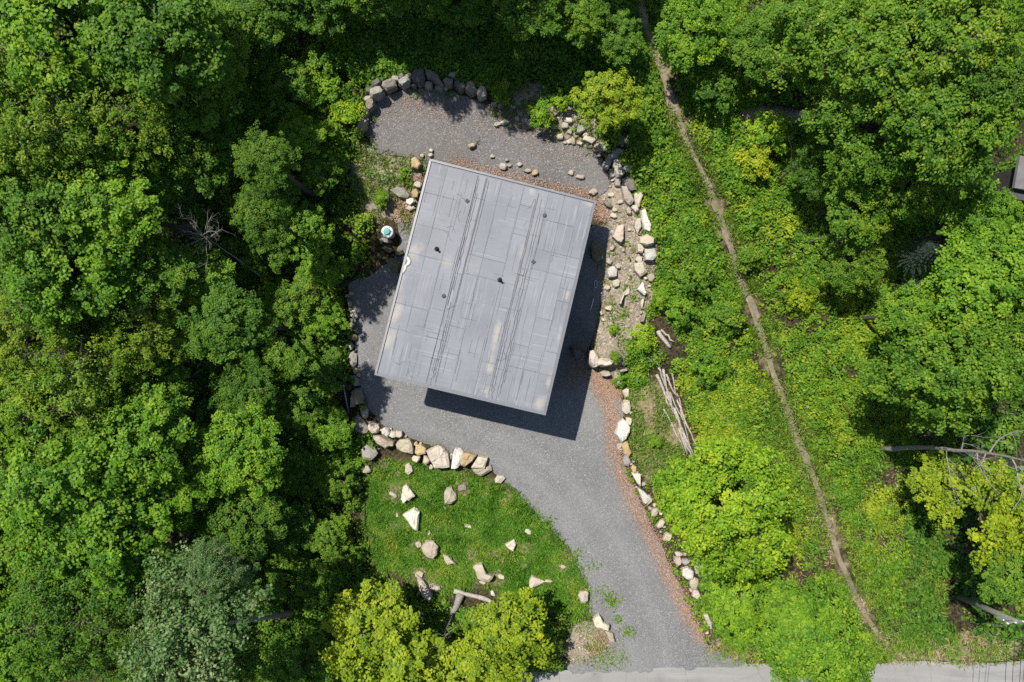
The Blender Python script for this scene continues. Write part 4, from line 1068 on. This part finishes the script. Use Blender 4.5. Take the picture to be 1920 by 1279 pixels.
# ------------------------------------------------------------------ undergrowth, grass, litter
def rejection(X, Y, polys):
    m = np.zeros(X.shape, bool)
    for pl in polys: m |= inside(X, Y, pl)
    return m
HARD = (A_DRIVE, A_REAR, A_ROAD, A_LAWN, A_HOUSE)
SOFT = (A_BANK, A_WEST, A_NBANK, A_SLOPE, A_CORNER, A_VERGE, A_VERGE2, A_TAN2)
ROCKS = np.array([[o.matrix_world.translation.x if o.parent is None else o.location.x, o.matrix_world.translation.y if o.parent is None else o.location.y] for o in C.objects if o.name.split('.')[0] in ('stone', 'boulder')])
CLEAR = [GP([(1610,1130),(1660,1210),(1690,1240)]), GP([(1234,700),(1262,765),(1292,852)]), GP([(1232,620),(1258,652)]), GP([(650,720),(657,776)]), GP([(850,1108),(945,1140)])]
def plants(n, x0, x1, y0, y1, seed, dens, rad, hgt, name, mat, leaf, tintf, label_unused=None, lpm=230):
    r = np.random.default_rng(seed)
    X = r.uniform(x0, x1, n); Y = r.uniform(y0, y1, n)
    keep = ~rejection(X, Y, HARD + (A_TAN2,))
    soft_ = rejection(X, Y, SOFT); keep &= ~soft_ | (r.random(n) < .16)
    dp = dist_line(X, Y, L_PATH); keep &= dp > .46
    keep &= r.random(n) < dens(X, Y, dp)
    X, Y, dp, soft_ = X[keep], Y[keep], dp[keep], soft_[keep]
    for pl in CLEAR:
        far_ = dist_line(X, Y, pl) > .8; X, Y, dp, soft_ = X[far_], Y[far_], dp[far_], soft_[far_]
    near = np.array([np.min((ROCKS[:, 0] - x) ** 2 + (ROCKS[:, 1] - y) ** 2) for x, y in zip(X, Y)]) < .24 ** 2
    X, Y, dp, soft_ = X[~near], Y[~near], dp[~near], soft_[~near]
    small = np.where(soft_ | (dp < 1.0), .5, 1.0)
    rk = np.min([np.sqrt((ROCKS[:, 0][:, None] - X[None]) ** 2 + (ROCKS[:, 1][:, None] - Y[None]) ** 2).min(0), np.full(len(X), 9.)], 0)
    hardd = np.full(len(X), 9.0)
    for pl in HARD[:4]: hardd = np.minimum(hardd, dist_line(X, Y, pl + pl[:1]))
    small = small * np.clip(np.minimum(rk, hardd) / .55, .45, 1)
    Rr = r.uniform(*rad, len(X)) * small * (.7 + .6 * vnoise(X, Y, 2.5, seed)); Hh = r.uniform(*hgt, len(X)) * small * (.5 + vnoise(X, Y, 3.5, seed + 1))
    cnt = np.maximum(5, (lpm * Rr ** 2 * np.pi / 3).astype(int)); s = np.repeat(np.arange(len(X)), cnt); m = len(s)
    q = r.random(m) ** .55; a = r.uniform(0, 2 * np.pi, m)
    lx = X[s] + Rr[s] * q * np.cos(a); ly = Y[s] + Rr[s] * q * np.sin(a)
    lz = Zs(lx, ly) + .05 + Hh[s] * (1 - .75 * q ** 2) * (.45 + .55 * r.random(m) ** .5)
    nn = np.stack([np.cos(a) * q * .7, np.sin(a) * q * .7, np.full(m, 1.0)], 1) + r.normal(size=(m, 3)) * .35
    pt = tintf(X, Y, r)
    tint = np.clip(pt[s] + r.normal(0, .16, m) + .10 * (r.random(m) - .3), 0, 1)
    ls = r.uniform(*leaf, m) * np.repeat(r.uniform(.75, 1.3, len(X)), cnt)
    me = leaf_mesh(name, np.stack([lx, ly, lz], 1), nn, ls, ls * r.uniform(.5, .8, m), tint, seed + 9)
    return tag(link(name, me, M[mat]), kind='stuff')
# western and northern woods floor: deep green
o = plants(2600, -18.5, -8.0, -21.5, 21.5, 201, lambda X, Y, d: .45 + .55 * (vnoise(X, Y, 2.2, 8) > .25), (.32, .68), (.35, 1.4), 'woodland_undergrowth', 'woods', (.11, .21), lambda X, Y, r: .46 + .34 * (vnoise(X, Y, 2.5, 11) - .4) + r.normal(0, .13, len(X)) + .40 * np.clip(1.3 - np.hypot((X + 10.3) / 2.2, (Y - 13.5) / 3.8), 0, 1), lpm=240)  # oval of raised leaf tint paints in the sunlight on the hedge
o['label'] = 'deep green leafy undergrowth on the floor of the western woods'; o['category'] = 'undergrowth'
o = plants(1700, -8.0, 8.2, 9.0, 21.5, 202, lambda X, Y, d: .35 + .65 * (vnoise(X, Y, 3.0, 18) > .3), (.35, .75), (.3, 1.0), 'bank_undergrowth', 'woods', (.12, .22), lambda X, Y, r: .45 + .3 * (vnoise(X, Y, 3.5, 21) - .4) + r.normal(0, .12, len(X)))
o['label'] = 'leafy undergrowth on the shaded bank behind the terrace'; o['category'] = 'undergrowth'
# south strip below the lawn
o = plants(900, -8.0, 4.5, -21.5, -9.0, 203, lambda X, Y, d: .75 + 0 * X, (.3, .6), (.25, .8), 'lawn_edge_undergrowth', 'woods', (.10, .2), lambda X, Y, r: .5 + r.normal(0, .15, len(X)))
o['label'] = 'weedy undergrowth between the lawn and the bottom edge'; o['category'] = 'undergrowth'
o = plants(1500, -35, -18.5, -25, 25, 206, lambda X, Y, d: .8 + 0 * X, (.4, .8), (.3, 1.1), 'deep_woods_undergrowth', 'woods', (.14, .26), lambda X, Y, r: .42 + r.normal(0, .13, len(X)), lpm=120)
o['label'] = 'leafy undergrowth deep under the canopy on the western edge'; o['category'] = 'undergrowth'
# the sunny eastern slope
def tint_e(X, Y, r):
    yl = vnoise(X, Y, 3.2, 31) * .6 + vnoise(X, Y, 1.2, 32) * .4
    return np.where(yl > .63, .70, .40 + .12 * vnoise(X, Y, 5.0, 33)) + r.normal(0, .12, len(X))
o = plants(8600, 6.2, 22.5, -20, 21.5, 204, lambda X, Y, d: np.clip(.25 + .9 * (vnoise(X, Y, 2.6, 41) > .13) - .75 * np.exp(-(d / .9) ** 2) - .72 * ((Y < -4 - (X - 15) * .4) & (X > 14.0) & (vnoise(X, Y, 2.2, 47) > .32)), 0, 1), (.22, .5), (.12, .55), 'slope_undergrowth', 'under', (.10, .19), tint_e, lpm=250)
o['label'] = 'sunlit yellow green undergrowth covering the eastern slope by the path'; o['category'] = 'undergrowth'
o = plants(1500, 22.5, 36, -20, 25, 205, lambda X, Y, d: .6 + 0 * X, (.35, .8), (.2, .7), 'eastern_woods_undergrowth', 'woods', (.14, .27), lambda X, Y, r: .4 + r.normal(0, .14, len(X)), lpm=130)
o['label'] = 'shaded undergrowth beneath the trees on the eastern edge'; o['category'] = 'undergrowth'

def blades(name, X, Y, h, w, mat, tint, seed, lean=.5):
    r = np.random.default_rng(seed); n = len(X); z = Zs(X, Y); a = r.uniform(0, 6.28, n); b = r.uniform(0, 6.28, n)
    h = np.broadcast_to(h, n); w = np.broadcast_to(w, n)
    wx, wy = np.cos(a) * w / 2, np.sin(a) * w / 2; tx, ty = np.cos(b) * h * lean, np.sin(b) * h * lean
    V = np.stack([np.stack([X - wx, Y - wy, z], 1), np.stack([X + wx, Y + wy, z], 1), np.stack([X + wx * .8 + tx * .4, Y + wy * .8 + ty * .4, z + h * .65], 1), np.stack([X + tx, Y + ty, z + h], 1)], 1).reshape(-1, 3)
    me = mesh_np(name, V, np.arange(n * 4).reshape(-1, 4), face_attr={'tint': np.clip(tint, 0, 1)})
    return tag(link(name, me, M[mat]), kind='stuff')
def scatter_poly(poly, n, seed, cond=None):
    r = np.random.default_rng(seed); xs = [p[0] for p in poly]; ys = [p[1] for p in poly]
    X = r.uniform(min(xs) - .4, max(xs) + .4, n); Y = r.uniform(min(ys) - .4, max(ys) + .4, n)
    d = dist_line(X, Y, poly + poly[:1]); ins = inside(X, Y, poly)
    m = (ins & ((d > .25) | (r.random(n) < .7))) | (~ins & (d < .28) & (r.random(n) < .25))
    if cond is not None: m &= cond(X, Y, r)
    return X[m], Y[m], r
lawn_soil = GP([(737,926),(867,914),(905,1092),(930,1085),(800,1100),(790,1080),(786,1020),(850,1050),(760,940),(745,885),(720,872),(1056,1062)])
def lawn_ok(X, Y, r):
    m = vnoise(X, Y, 1.2, 61) * .6 + vnoise(X, Y, .4, 62) * .4 > .25
    for i, (x, y) in enumerate(lawn_soil): m &= np.hypot(X - x, Y - y) > (.55 if i < 6 else .25) * (.6 + .8 * vnoise(X, Y, .3, 63))
    return m
X, Y, r = scatter_poly(A_LAWN, 130000, 301, lawn_ok)
tn = .42 + .5 * (vnoise(X, Y, 1.0, 64) - .45) + .35 * (vnoise(X, Y, .35, 65) - .5) + r.normal(0, .12, len(X))
hh = (.05 + .22 * vnoise(X, Y, .45, 66) ** 1.5) * r.uniform(.6, 1.3, len(X))
blades('lawn_grass', X, Y, hh, r.uniform(.04, .075, len(X)), 'grass', tn, 302, 1.1)
# grass on the dry slope, on the verges, along the path and at random in the clearing
Xs, Ys, Ts = [], [], []
for pl, n, lim, tt in ((A_SLOPE, 12000, .45, .55), (A_VERGE, 2500, .55, .6), (A_VERGE2, 9000, .50, .6), (A_WEST, 9000, .46, .72), (A_BANK, 9000, .60, .62), (A_NBANK, 6000, .58, .6), (A_CORNER, 1800, .6, .5)):
    x, y, r = scatter_poly(pl, n, 310 + n, lambda X, Y, r: vnoise(X, Y, .8, 71) * .6 + vnoise(X, Y, .3, 72) * .4 > lim); Xs.append(x); Ys.append(y); Ts.append(tt + r.normal(0, .15, len(x)))
r = np.random.default_rng(320); n = 42000
t = r.random(n) * (len(L_PATH) - 1); i = t.astype(int); f = t - i; PA = np.array(L_PATH)
x = PA[i, 0] * (1 - f) + PA[np.minimum(i + 1, len(PA) - 1), 0] * f; y = PA[i, 1] * (1 - f) + PA[np.minimum(i + 1, len(PA) - 1), 1] * f
near_end = y < L_PATH[-5][1]
x = x + r.choice((-1, 1), n) * (.27 + .15 * near_end + np.abs(r.normal(0, .75, n))) + r.normal(0, .1, n); y = y + r.normal(0, .3, n)
m = (vnoise(x, y, .9, 73) > .33) & ~rejection(x, y, HARD); Xs.append(x[m]); Ys.append(y[m]); Ts.append(.62 + r.normal(0, .2, m.sum()))
n = 52000; x = r.uniform(12.5, 25, n); y = r.uniform(-18.5, -3, n)
m = (vnoise(x, y, 1.3, 74) > .40) & ~rejection(x, y, HARD) & (dist_line(x, y, L_PATH) > .42); Xs.append(x[m]); Ys.append(y[m]); Ts.append(.68 + .5 * (vnoise(x, y, 1.6, 75)[m] - .5) + r.normal(0, .14, m.sum()))
X = np.concatenate(Xs); Y = np.concatenate(Ys); tn = np.concatenate(Ts)
blades('rough_grass', X, Y, r.uniform(.08, .26, len(X)), r.uniform(.02, .05, len(X)), 'grass', tn, 330, 1.15)
# weeds creeping into the driveway gravel
Xs, Ys = [], []
for px, py, rp_, n in ((1148,1125,16,260),(1160,1160,8,80),(1178,1183,12,150),(1130,1110,18,120),(1095,1170,22,260),(1115,1225,26,200),(1140,1235,24,180),(825,840,14,60),(1385,1215,20,220),(1350,1225,22,200),(1165,1235,20,90),(895,268,3,14),(1110,1060,16,60),(1085,1035,12,60),(1030,978,12,60),(735,1005,6,20),(780,172,14,90),(842,178,12,60),(700,222,6,40)):
    c_ = G(px, py); k = rp_ / PPM; Xs.append(c_.x + r.normal(0, k * .6, n)); Ys.append(c_.y + r.normal(0, k * .5, n))
X = np.concatenate(Xs); Y = np.concatenate(Ys)
blades('driveway_weeds', X, Y, r.uniform(.05, .14, len(X)), r.uniform(.05, .10, len(X)), 'lime', .4 + r.normal(0, .2, len(X)), 335, .9)
# dry straw
Xs, Ys = [], []
for pl, n in ((A_SLOPE, 3500), (A_VERGE, 2200), (A_VERGE2, 8000), (A_NBANK, 1800), (A_CORNER, 500), (A_BANK, 1500)):
    x, y, q = scatter_poly(pl, n, 340 + n, lambda X, Y, r: vnoise(X, Y, .7, 81) > .42); Xs.append(x); Ys.append(y)
n = 9000; x = r.uniform(13, 24, n); y = r.uniform(-18, -3, n); m = (vnoise(x, y, 1.3, 74) < .42) & ~rejection(x, y, HARD); Xs.append(x[m]); Ys.append(y[m])
X = np.concatenate(Xs); Y = np.concatenate(Ys)
blades('dry_straw', X, Y, r.uniform(.08, .22, len(X)), r.uniform(.02, .045, len(X)), 'straw', .5 + r.normal(0, .22, len(X)), 345, 1.4)
# fallen leaves
def litter(line, n, w, seed):
    r = np.random.default_rng(seed); A = np.array(line); t = r.random(n) * (len(A) - 1); i = t.astype(int); f = (t - i)[:, None]
    p = A[i] * (1 - f) + A[np.minimum(i + 1, len(A) - 1)] * f + r.normal(0, w, (n, 2)); return p[:, 0], p[:, 1]
xs, ys = zip(*[litter(*a) for a in ((L_LIT_DRIVE, 9500, .30, 351), (L_LIT_REAR, 1900, .20, 352), (GP([(740,395),(765,400),(752,370),(790,330)]), 1600, .32, 353), (GP([(1120,700),(1145,725),(1160,735)]), 2200, .30, 354), (GP([(1070,690),(1100,700),(1040,720)]), 900, .35, 357), (GP([(1112,380),(1130,395),(1128,410)]), 700, .22, 355), (GP([(1120,1210),(1135,1190),(1110,1225)]), 900, .3, 356), (GP([(720,205),(780,195),(860,215)]), 500, .5, 358), (GP([(900,225),(1000,260),(1120,300)]), 420, .5, 359))])
X = np.concatenate(xs); Y = np.concatenate(ys); m = ~inside(X, Y, A_HOUSE); X, Y = X[m], Y[m]; r = np.random.default_rng(360); n = len(X)
me = leaf_mesh('leaf_litter', np.stack([X, Y, Zs(X, Y) + .035 + r.uniform(0, .02, n)], 1), np.array([[0, 0, 1.]]) + r.normal(size=(n, 3)) * .25, r.uniform(.045, .10, n), r.uniform(.025, .06, n), np.clip(r.normal(.5, .22, n), 0, 1), 361)
o = tag(link('leaf_litter', me, M['dead']), kind='stuff')

# loose chips of stone on banks and gravel: far too many to count
def chips(name, X, Y, size, seed, cols):
    r = np.random.default_rng(seed); n = len(X)
    base = np.array([(1, 0, 0), (-.5, .87, 0), (-.5, -.87, 0), (.1, .05, .8), (-.25, .15, .7)])
    V = np.repeat(base[None], n, 0) * r.uniform(.6, 1.3, (n, 5, 1)); a = r.uniform(0, 6.28, n); c_, s_ = np.cos(a)[:, None], np.sin(a)[:, None]
    x = V[:, :, 0] * c_ - V[:, :, 1] * s_; y = V[:, :, 0] * s_ + V[:, :, 1] * c_
    W = np.stack([X[:, None] + x * size[:, None], Y[:, None] + y * size[:, None], Zs(X, Y)[:, None] + V[:, :, 2] * size[:, None] - .005], -1).reshape(-1, 3)
    tr = np.array([(0, 1, 3), (1, 4, 3), (1, 2, 4), (2, 0, 3), (2, 3, 4)]); F = (tr[None] + (np.arange(n) * 5)[:, None, None]).reshape(-1, 3)
    me = mesh_np(name, W, None, F, face_attr={'tint': np.repeat(np.clip(r.normal(.5, .25, n), 0, 1), 5)})
    return tag(link(name, me, M[cols]), kind='stuff')
def mat_chip(name, a, b, c):
    m, t, out = nodes(name); g = NG(t); col = g.ramp(g.attr('tint'), [(0, a), (.5, b), (1, c)])
    g.l(g.bsdf(col, .9, .15).outputs[0], out.inputs[0]); return m
M['chip'] = mat_chip('stone_chip', (.16, .13, .10), (.36, .31, .25), (.55, .51, .45))
M['chipg'] = mat_chip('gravel_chip', (.06, .06, .065), (.16, .158, .158), (.42, .41, .39))
x1, y1, r = scatter_poly(A_BANK, 3600, 401, lambda X, Y, r: vnoise(X, Y, .9, 91) > .35)
x2, y2, _ = scatter_poly(A_NBANK, 900, 402); x3, y3, _ = scatter_poly(A_WEST, 900, 403, lambda X, Y, r: vnoise(X, Y, .7, 92) > .5); x4, y4, _ = scatter_poly(A_CORNER, 300, 404)
X = np.concatenate([x1, x2, x3, x4]); Y = np.concatenate([y1, y2, y3, y4]); r = np.random.default_rng(405)
chips('stone_chips', X, Y, .02 + .10 * r.random(len(X)) ** 3, 406, 'chip')
x1, y1, _ = scatter_poly(A_REAR, 5200, 407); x2, y2, _ = scatter_poly(A_DRIVE, 11000, 408)
X = np.concatenate([x1, x2]); Y = np.concatenate([y1, y2]); r = np.random.default_rng(409)
chips('gravel_chips', X, Y, .012 + .025 * r.random(len(X)) ** 2, 410, 'chipg')

# ------------------------------------------------------------------ dead wood
def grow(mb, p, d, L, r, depth, rd, up=.0):
    n = 5; pts = [p.copy()]; q = p.copy(); dd = d.normalized()
    for i in range(n):
        dd = (dd + Vector((rd.gauss(0, .16), rd.gauss(0, .16), rd.gauss(0, .12) + up))).normalized(); q = q + dd * (L / n); pts.append(q.copy())
    mb.tube(pts, [r * (1 - .75 * i / n) for i in range(n + 1)], 5 if depth > 1 else 4, False)
    if depth > 0:
        for k in range(rd.choice((2, 3, 4))):
            i = rd.randint(1, n); a = Vector((rd.gauss(0, 1), rd.gauss(0, 1), rd.gauss(0, .7) + .2)).normalized()
            grow(mb, pts[i], (dd * .75 + a * .75), L * rd.uniform(.35, .62), r * rd.uniform(.35, .55), depth - 1, rd, up)
def bare_tree(label, base, top, r0, limbs, spread, start, seed, mat='pale', name='bare_tree'):
    rd = random.Random(seed); b = Vector(base); t = Vector(top); root = empty(name, b); tag(root, label, 'dead tree')
    n = 10; pts = []
    side = Vector((rd.uniform(-1, 1), rd.uniform(-1, 1), 0)) * .35
    for i in range(n + 1):
        f = i / n; pts.append(b.lerp(t, f) - b + side * math.sin(f * math.pi) * rd.uniform(.6, 1.2) + Vector((0, 0, -.25 if i == 0 else 0)))
    mb = MB(); mb.tube(pts, [r0 * (1 - .8 * i / n) for i in range(n + 1)], 8); mb.build('trunk', M[mat], root, True)
    ax = (t - b).normalized()
    for k in range(limbs):
        f = start + (1 - start) * (k + rd.random()) / limbs; j = min(n - 1, int(f * n)); p = pts[j].lerp(pts[j + 1], f * n - j)
        a = rd.uniform(0, 6.28); d = Vector((math.cos(a), math.sin(a), rd.uniform(-.1, .5))); d = (d - ax * d.dot(ax) * .5 + ax * .35)
        mb = MB(); grow(mb, p, d, spread * rd.uniform(.5, 1.0) * (1.1 - .4 * f), r0 * .27, 2, rd, .02); mb.build('branch', M[mat], root, True)
    return root
bare_tree('grey bare treetop with curling branches over dark undergrowth', G(505, 530), P(378, 440, 7.4), .07, 20, 2.0, .88, 1)
bare_tree('tall bare pale trunk leaning out toward the eastern edge', G(1648, 842), P(1965, 872, 12.4), .15, 11, 2.6, .42, 2)
def bt(px, py, h, sd, lb, sp=2.2, mat='twig'):
    p = P(px, py, h); bare_tree(lb, (p.x + .3, p.y, Z(p.x, p.y)), p, .06, 5, sp, .80, sd, mat)
bt(110, 668, 11, 3, 'dead branches sticking out of the canopy on the western edge', 1.7, 'twig'); bt(20, 565, 11.5, 4, 'small dead branches on the extreme western edge, above the feathery tree', 1.6)
bt(20, 945, 10.5, 5, 'dead twigs on the western edge beside the broad maple', 1.4, 'twig'); bt(1490, 315, 6.0, 6, 'bare twigs above the yellow shrub east of the path', 1.8)
bt(830, 1200, 2.6, 7, 'dead bush of pale crooked twigs between the bottom edge yellow trees', 1.9, 'pale'); bt(905, 1215, 2.4, 8, 'bare twigs beside the lower yellow green tree by the road', 1.5, 'pale')
bt(1590, 425, 7.5, 9, 'single crooked pale stem below the small dark tree', 1.2, 'pale'); bt(270, 575, 8.5, 10, 'dead twigs in the middle of the western canopy', 1.7)

def log(name, label, a, b, r0, r1, mat, group=None, dz=0.0, cat='log', seed=0):
    A, B = G(*a), G(*b); rd = random.Random(seed); root = Vector((A + B) / 2); n = 5; pts = []; rad = []
    for i in range(n + 1):
        p = A.lerp(B, i / n); p.z = max(p.z, Z(p.x, p.y)) + r0 + dz; p += Vector((rd.gauss(0, .03), rd.gauss(0, .03), 0)); pts.append(p - root); rad.append((r0 + (r1 - r0) * i / n) * rd.uniform(.9, 1.1))
    mb = MB(); mb.tube(pts, rad, 7); o = mb.build(name, M[mat], None, True); o.location = root
    return tag(o, label, cat, group)
rd = random.Random(3)
for i, (a, b, r0) in enumerate((((1232,700),(1262,762),.15),((1240,700),(1268,770),.12),((1248,705),(1262,745),.10),((1246,735),(1290,850),.14),((1254,750),(1300,852),.10),((1262,770),(1284,850),.11),((1270,755),(1306,848),.08),((1236,712),(1252,758),.11),((1272,800),(1298,852),.10),((1256,705),(1272,748),.08),((1230,690),(1246,730),.10),((1284,790),(1310,846),.07),((1244,760),(1280,836),.09),((1238,695),(1258,730),.06),((1250,728),(1276,790),.07),((1266,742),(1282,800),.06),((1278,775),(1292,842),.06))):
    log('pole_log', 'weathered pole lying in the long pile on the dry slope above the lime tree', (a[0] + rd.uniform(-5, 5), a[1] + rd.uniform(-8, 8)), (b[0] + rd.uniform(-6, 6), b[1] + rd.uniform(-8, 8)), r0 * .62, r0 * .4, 'wood', 'poles in the long pile', .05 * (i % 3), 'log', i)
log('split_log', 'short weathered log higher up the slope than the long pile', (1232,622), (1256,652), .13, .10, 'wood', seed=21)
log('split_log', 'thin weathered branch beside the short log up the slope', (1238,618), (1262,640), .07, .05, 'wood', seed=22)
log('fallen_log', 'rotting brown log along the lower edge of the lawn', (850,1106), (905,1120), .14, .12, 'wood', seed=23)
log('fallen_log', 'rotting brown log nearest the yellow tree below the lawn', (898,1116), (945,1140), .15, .10, 'wood', seed=24)
log('fallen_log', 'grey stump log pointing away from the lawn into bare twigs', (866,1112), (838,1168), .24, .17, 'pale', seed=25)
log('fallen_log', 'dark grey log in the weeds beside the left yellow tree', (662,1128), (690,1102), .13, .12, 'bark', seed=26)
for i in range(13):
    x = 590 + i * 2.6 + rd.uniform(-2, 2); log('stick', 'bare stick in the small bundle beside the left yellow tree', (x, 1150 + rd.uniform(0, 22)), (x + rd.uniform(-6, 14), 1196 + rd.uniform(-10, 14)), .045, .03, 'wood', 'sticks in the bundle', .02 * (i % 4), 'stick', 60 + i)
for i, (a, b) in enumerate((((1205,655),(1238,690)),((1190,650),(1225,680)),((1335,770),(1365,790)),((1320,740),(1350,775)),((1190,230),(1210,285)))):
    log('fallen_branch', ('thin grey branch in the weeds above the long pole pile', 'curved grey branch on the bank above the rock ledge', 'short dead branch in the undergrowth right of the poles', 'dead branch between the poles and the footpath', 'dark dead branch right of the yellow terrace tree')[i], a, b, .05, .03, 'wood', None, .12, 'branch', 80 + i)

# ------------------------------------------------------------------ small built things
# well pipe with teal cap
M['teal'] = mat_plain('teal_plastic', (.02, .26, .21), .45, .4, 0, .06)
M['white'] = mat_plain('white_plastic', (.62, .66, .69), .4, .4, 0, .05)
q = G(731, 439); well = empty('well_pipe', q); tag(well, 'white round well pipe with teal cap beside the western wall', 'well pipe')
mb = MB(); mb.lathe([(.30, -.2), (.30, .74), (.33, .76), (.33, .84), (.27, .88)], 28); mb.build('pipe_body', M['white'], well, True).data.set_sharp_from_angle(angle=.6)
mb = MB(); mb.lathe([(.19, .85), (.19, .95), (.16, .985), (.02, .99)], 24); mb.build('cap', M['teal'], well, True).data.set_sharp_from_angle(angle=.6)
mb = MB()
for k in range(6): mb.lathe([(.022, .87), (.022, .905), (.01, .91)], 6, (.255 * math.cos(k * 1.047), .255 * math.sin(k * 1.047), 0))
mb.build('bolt_ring', M['drain'], well)
# metal pole lying by the stones
M['galv'] = mat_plain('galvanised_steel', (.42, .45, .48), .4, .5, .4, .08)
a, b = G(650, 722), G(657, 776); root = empty('metal_pole', b); tag(root, 'thin galvanised pole with a flat head lying against the western stones', 'pole')
A = a - b + Vector((0, 0, .75)); B = Vector((0, 0, .35))
mb = MB(); mb.tube([A, A.lerp(B, .5), B], .035, 8); mb.build('shaft', M['galv'], root, True)
mb = MB(); mb.box(A.x - .16, A.x + .16, A.y - .14, A.y + .14, A.z - .05, A.z + .03); mb.build('head_plate', M['drain'], root)
mb = MB(); mb.lathe([(.07, .03), (.07, .08), (.03, .1)], 10, A); mb.build('knob', M['galv'], root)
# second post lower down in the hedge
a = G(645, 650); mb = MB(); mb.tube([(0, 0, -.2), (.0, 0, .8)], .03, 8); o = mb.build('hedge_stake', M['galv'], None, True); o.location = a; tag(o, 'short pale stake in the hedge beside the grey stones', 'stake')
# planks in the shade east of the house
M['plank'] = mat_bark('grey_plank', (.12, .10, .085), (.28, .25, .22))
def plank(a, b, w, t, label, mat, dz=.02):
    A, B = G(*a), G(*b); A.z += dz; B.z += dz; c_ = (A + B) / 2; d = (B - A).normalized(); n = Vector((-d.y, d.x, 0)).normalized() * w / 2; up = Vector((0, 0, t))
    A -= c_; B -= c_; mb = MB(); mb.hexa([A - n, B - n, B + n, A + n, A - n + up, B - n + up, B + n + up, A + n + up]); o = mb.build('plank', M[mat]); o.location = c_
    return tag(o, label, 'plank')
plank((1125, 498), (1109, 562), .17, .05, 'grey plank lying in the shadow east of the house', 'plank')
plank((1113, 560), (1107, 581), .05, .04, 'thin pale batten at the lower end of the shaded plank', 'white')
A, B = G(1118, 526, .1), G(1115, 540, .1); mb = MB(); n = 10
mb.tube([(.08 * math.cos(w * .7), .22 * math.sin(w * .7), 0) for w in range(10)], .02, 6); o = mb.build('cable_loop', M['white'], None, True); o.location = (A + B) / 2; tag(o, 'small loop of pale blue cable on the shaded plank', 'cable')
# black drain hose along the edge of the lawn
pts = [G(x, y, .05) for x, y in ((679,908),(683,930),(685,960),(687,990),(688,1020),(691,1045),(694,1062))]; c0 = pts[0].copy()
mb = MB(); mb.tube([p - c0 for p in pts], .06, 8); o = mb.build('drain_hose', M['black'], None, True); o.location = c0; tag(o, 'black hose running along the western edge of the lawn', 'hose')
# white marker in the bushes below the lawn
a = G(780, 1152); root = empty('folding_chair', a)
tag(root, 'small white folding frame left in the bushes below the lawn', 'frame')
mb = MB(); mb.tube([(-.15, -.3, .0), (.1, .1, .55)], .022, 6); mb.tube([(.1, -.3, .0), (.2, .1, .55)], .022, 6); mb.build('leg', M['white'], root)
mb = MB(); mb.box(.0, .35, .05, .32, .53, .57); mb.build('seat', M['white'], root)
root.name = 'folding_stool'
# utility pole with wires
M['polewood'] = mat_bark('treated_pole_wood', (.13, .14, .115), (.26, .27, .23))
b = G(1795, 1118); t = P(1907, 1166, b.z + 5.6)
up_ = empty('utility_pole', b); tag(up_, 'leaning wooden utility pole with crossarm above the roadside grass', 'utility pole')
d = t - b
mb = MB(); mb.tube([Vector((0, 0, -.4)), d * .5, d], [.17, .15, .12], 12); mb.build('pole_shaft', M['polewood'], up_, True)
ax = Vector((.12, -1.0, 0)).normalized(); sd_ = Vector((1, .12, 0)).normalized()
mb = MB(); e0 = d * .965 - sd_ * .55; e1 = d * .965 + sd_ * .55; w = ax * .05
mb.hexa([e0 - w, e0 + w, e1 + w, e1 - w] + [p + Vector((0, 0, .11)) for p in (e0 - w, e0 + w, e1 + w, e1 - w)]); mb.build('crossarm', M['polewood'], up_)
mb = MB(); c1 = d * .80 + Vector((-.10, -.17, 0)); mb.lathe([(.09, -.22), (.09, .2), (.05, .22)], 12, c1); mb.build('junction_box', M['galv'], up_)
wires = []
for k, off in enumerate((-.48, -.1, .3, .5)):
    p0 = d * .965 + sd_ * off + Vector((0, 0, .11)); mb = MB(); mb.lathe([(.03, 0), (.045, .05), (.025, .09), (.04, .12)], 8, p0); mb.build('insulator', M['whitep'], up_)
    p1 = p0 + Vector((-.4 - .75 * k * .3, -24, 1.0)); pts = []
    for i in range(13):
        f = i / 12; p = (p0 + Vector((0, 0, .12))).lerp(p1, f); p.z -= 1.5 * 4 * f * (1 - f) * .4; pts.append(p)
    mb = MB(); mb.tube(pts, .012, 5); mb.build('wire', M['black'], up_)
mb = MB(); mb.tube([d * .99, d * .9 + Vector((.02, -.55, -.5)), d * .62 + Vector((.25, -1.05, -1.0))], .02, 6); mb.build('guy_wire', M['galv'], up_)
# neighbouring shed, only its roof corner is in view
z = 7.0; a = P(1913, 292, z); b_ = P(1902, 352, z); dv = (b_ - a).normalized(); du = Vector((-dv.y, dv.x, 0)); L = (b_ - a).length; Wd = 7.0
shed = empty('shed', (a.x + 3, a.y - 1, Z(a.x + 3, a.y - 1))); tag(shed, 'grey roofed shed whose corner shows at the eastern edge', 'shed')
def sp(o): o.parent = shed; o.matrix_parent_inverse = Matrix.Translation(-Vector(shed.location)); return o
M['shedroof'] = mat_plain('grey_shed_roofing', (.17, .168, .165), .75, .25, 0, .18, 2)
def slab(p0, u, v, zt, zb, name, mat):
    c_ = [p0, p0 + v, p0 + u + v, p0 + u]; mb = MB(); mb.hexa([(p.x, p.y, zb) for p in c_] + [(p.x, p.y, zt) for p in c_]); o = mb.build(name, mat)
    bm = bmesh.new(); bm.from_mesh(o.data); bmesh.ops.recalc_face_normals(bm, faces=bm.faces[:]); bm.to_mesh(o.data); bm.free(); return sp(o)
slab(a, du * Wd, dv * L, z, z - .18, 'roof', M['shedroof'])
slab(a + dv * (L + .06), du * Wd - du * .05, dv * .35, z - .35, z - .5, 'gutter_board', M['drain'])
zb = Z(a.x + 2, a.y); slab(a + du * .35 + dv * .3, du * (Wd - .7), dv * (L - .4), z - .18, zb - .3, 'wall', M['wall'])
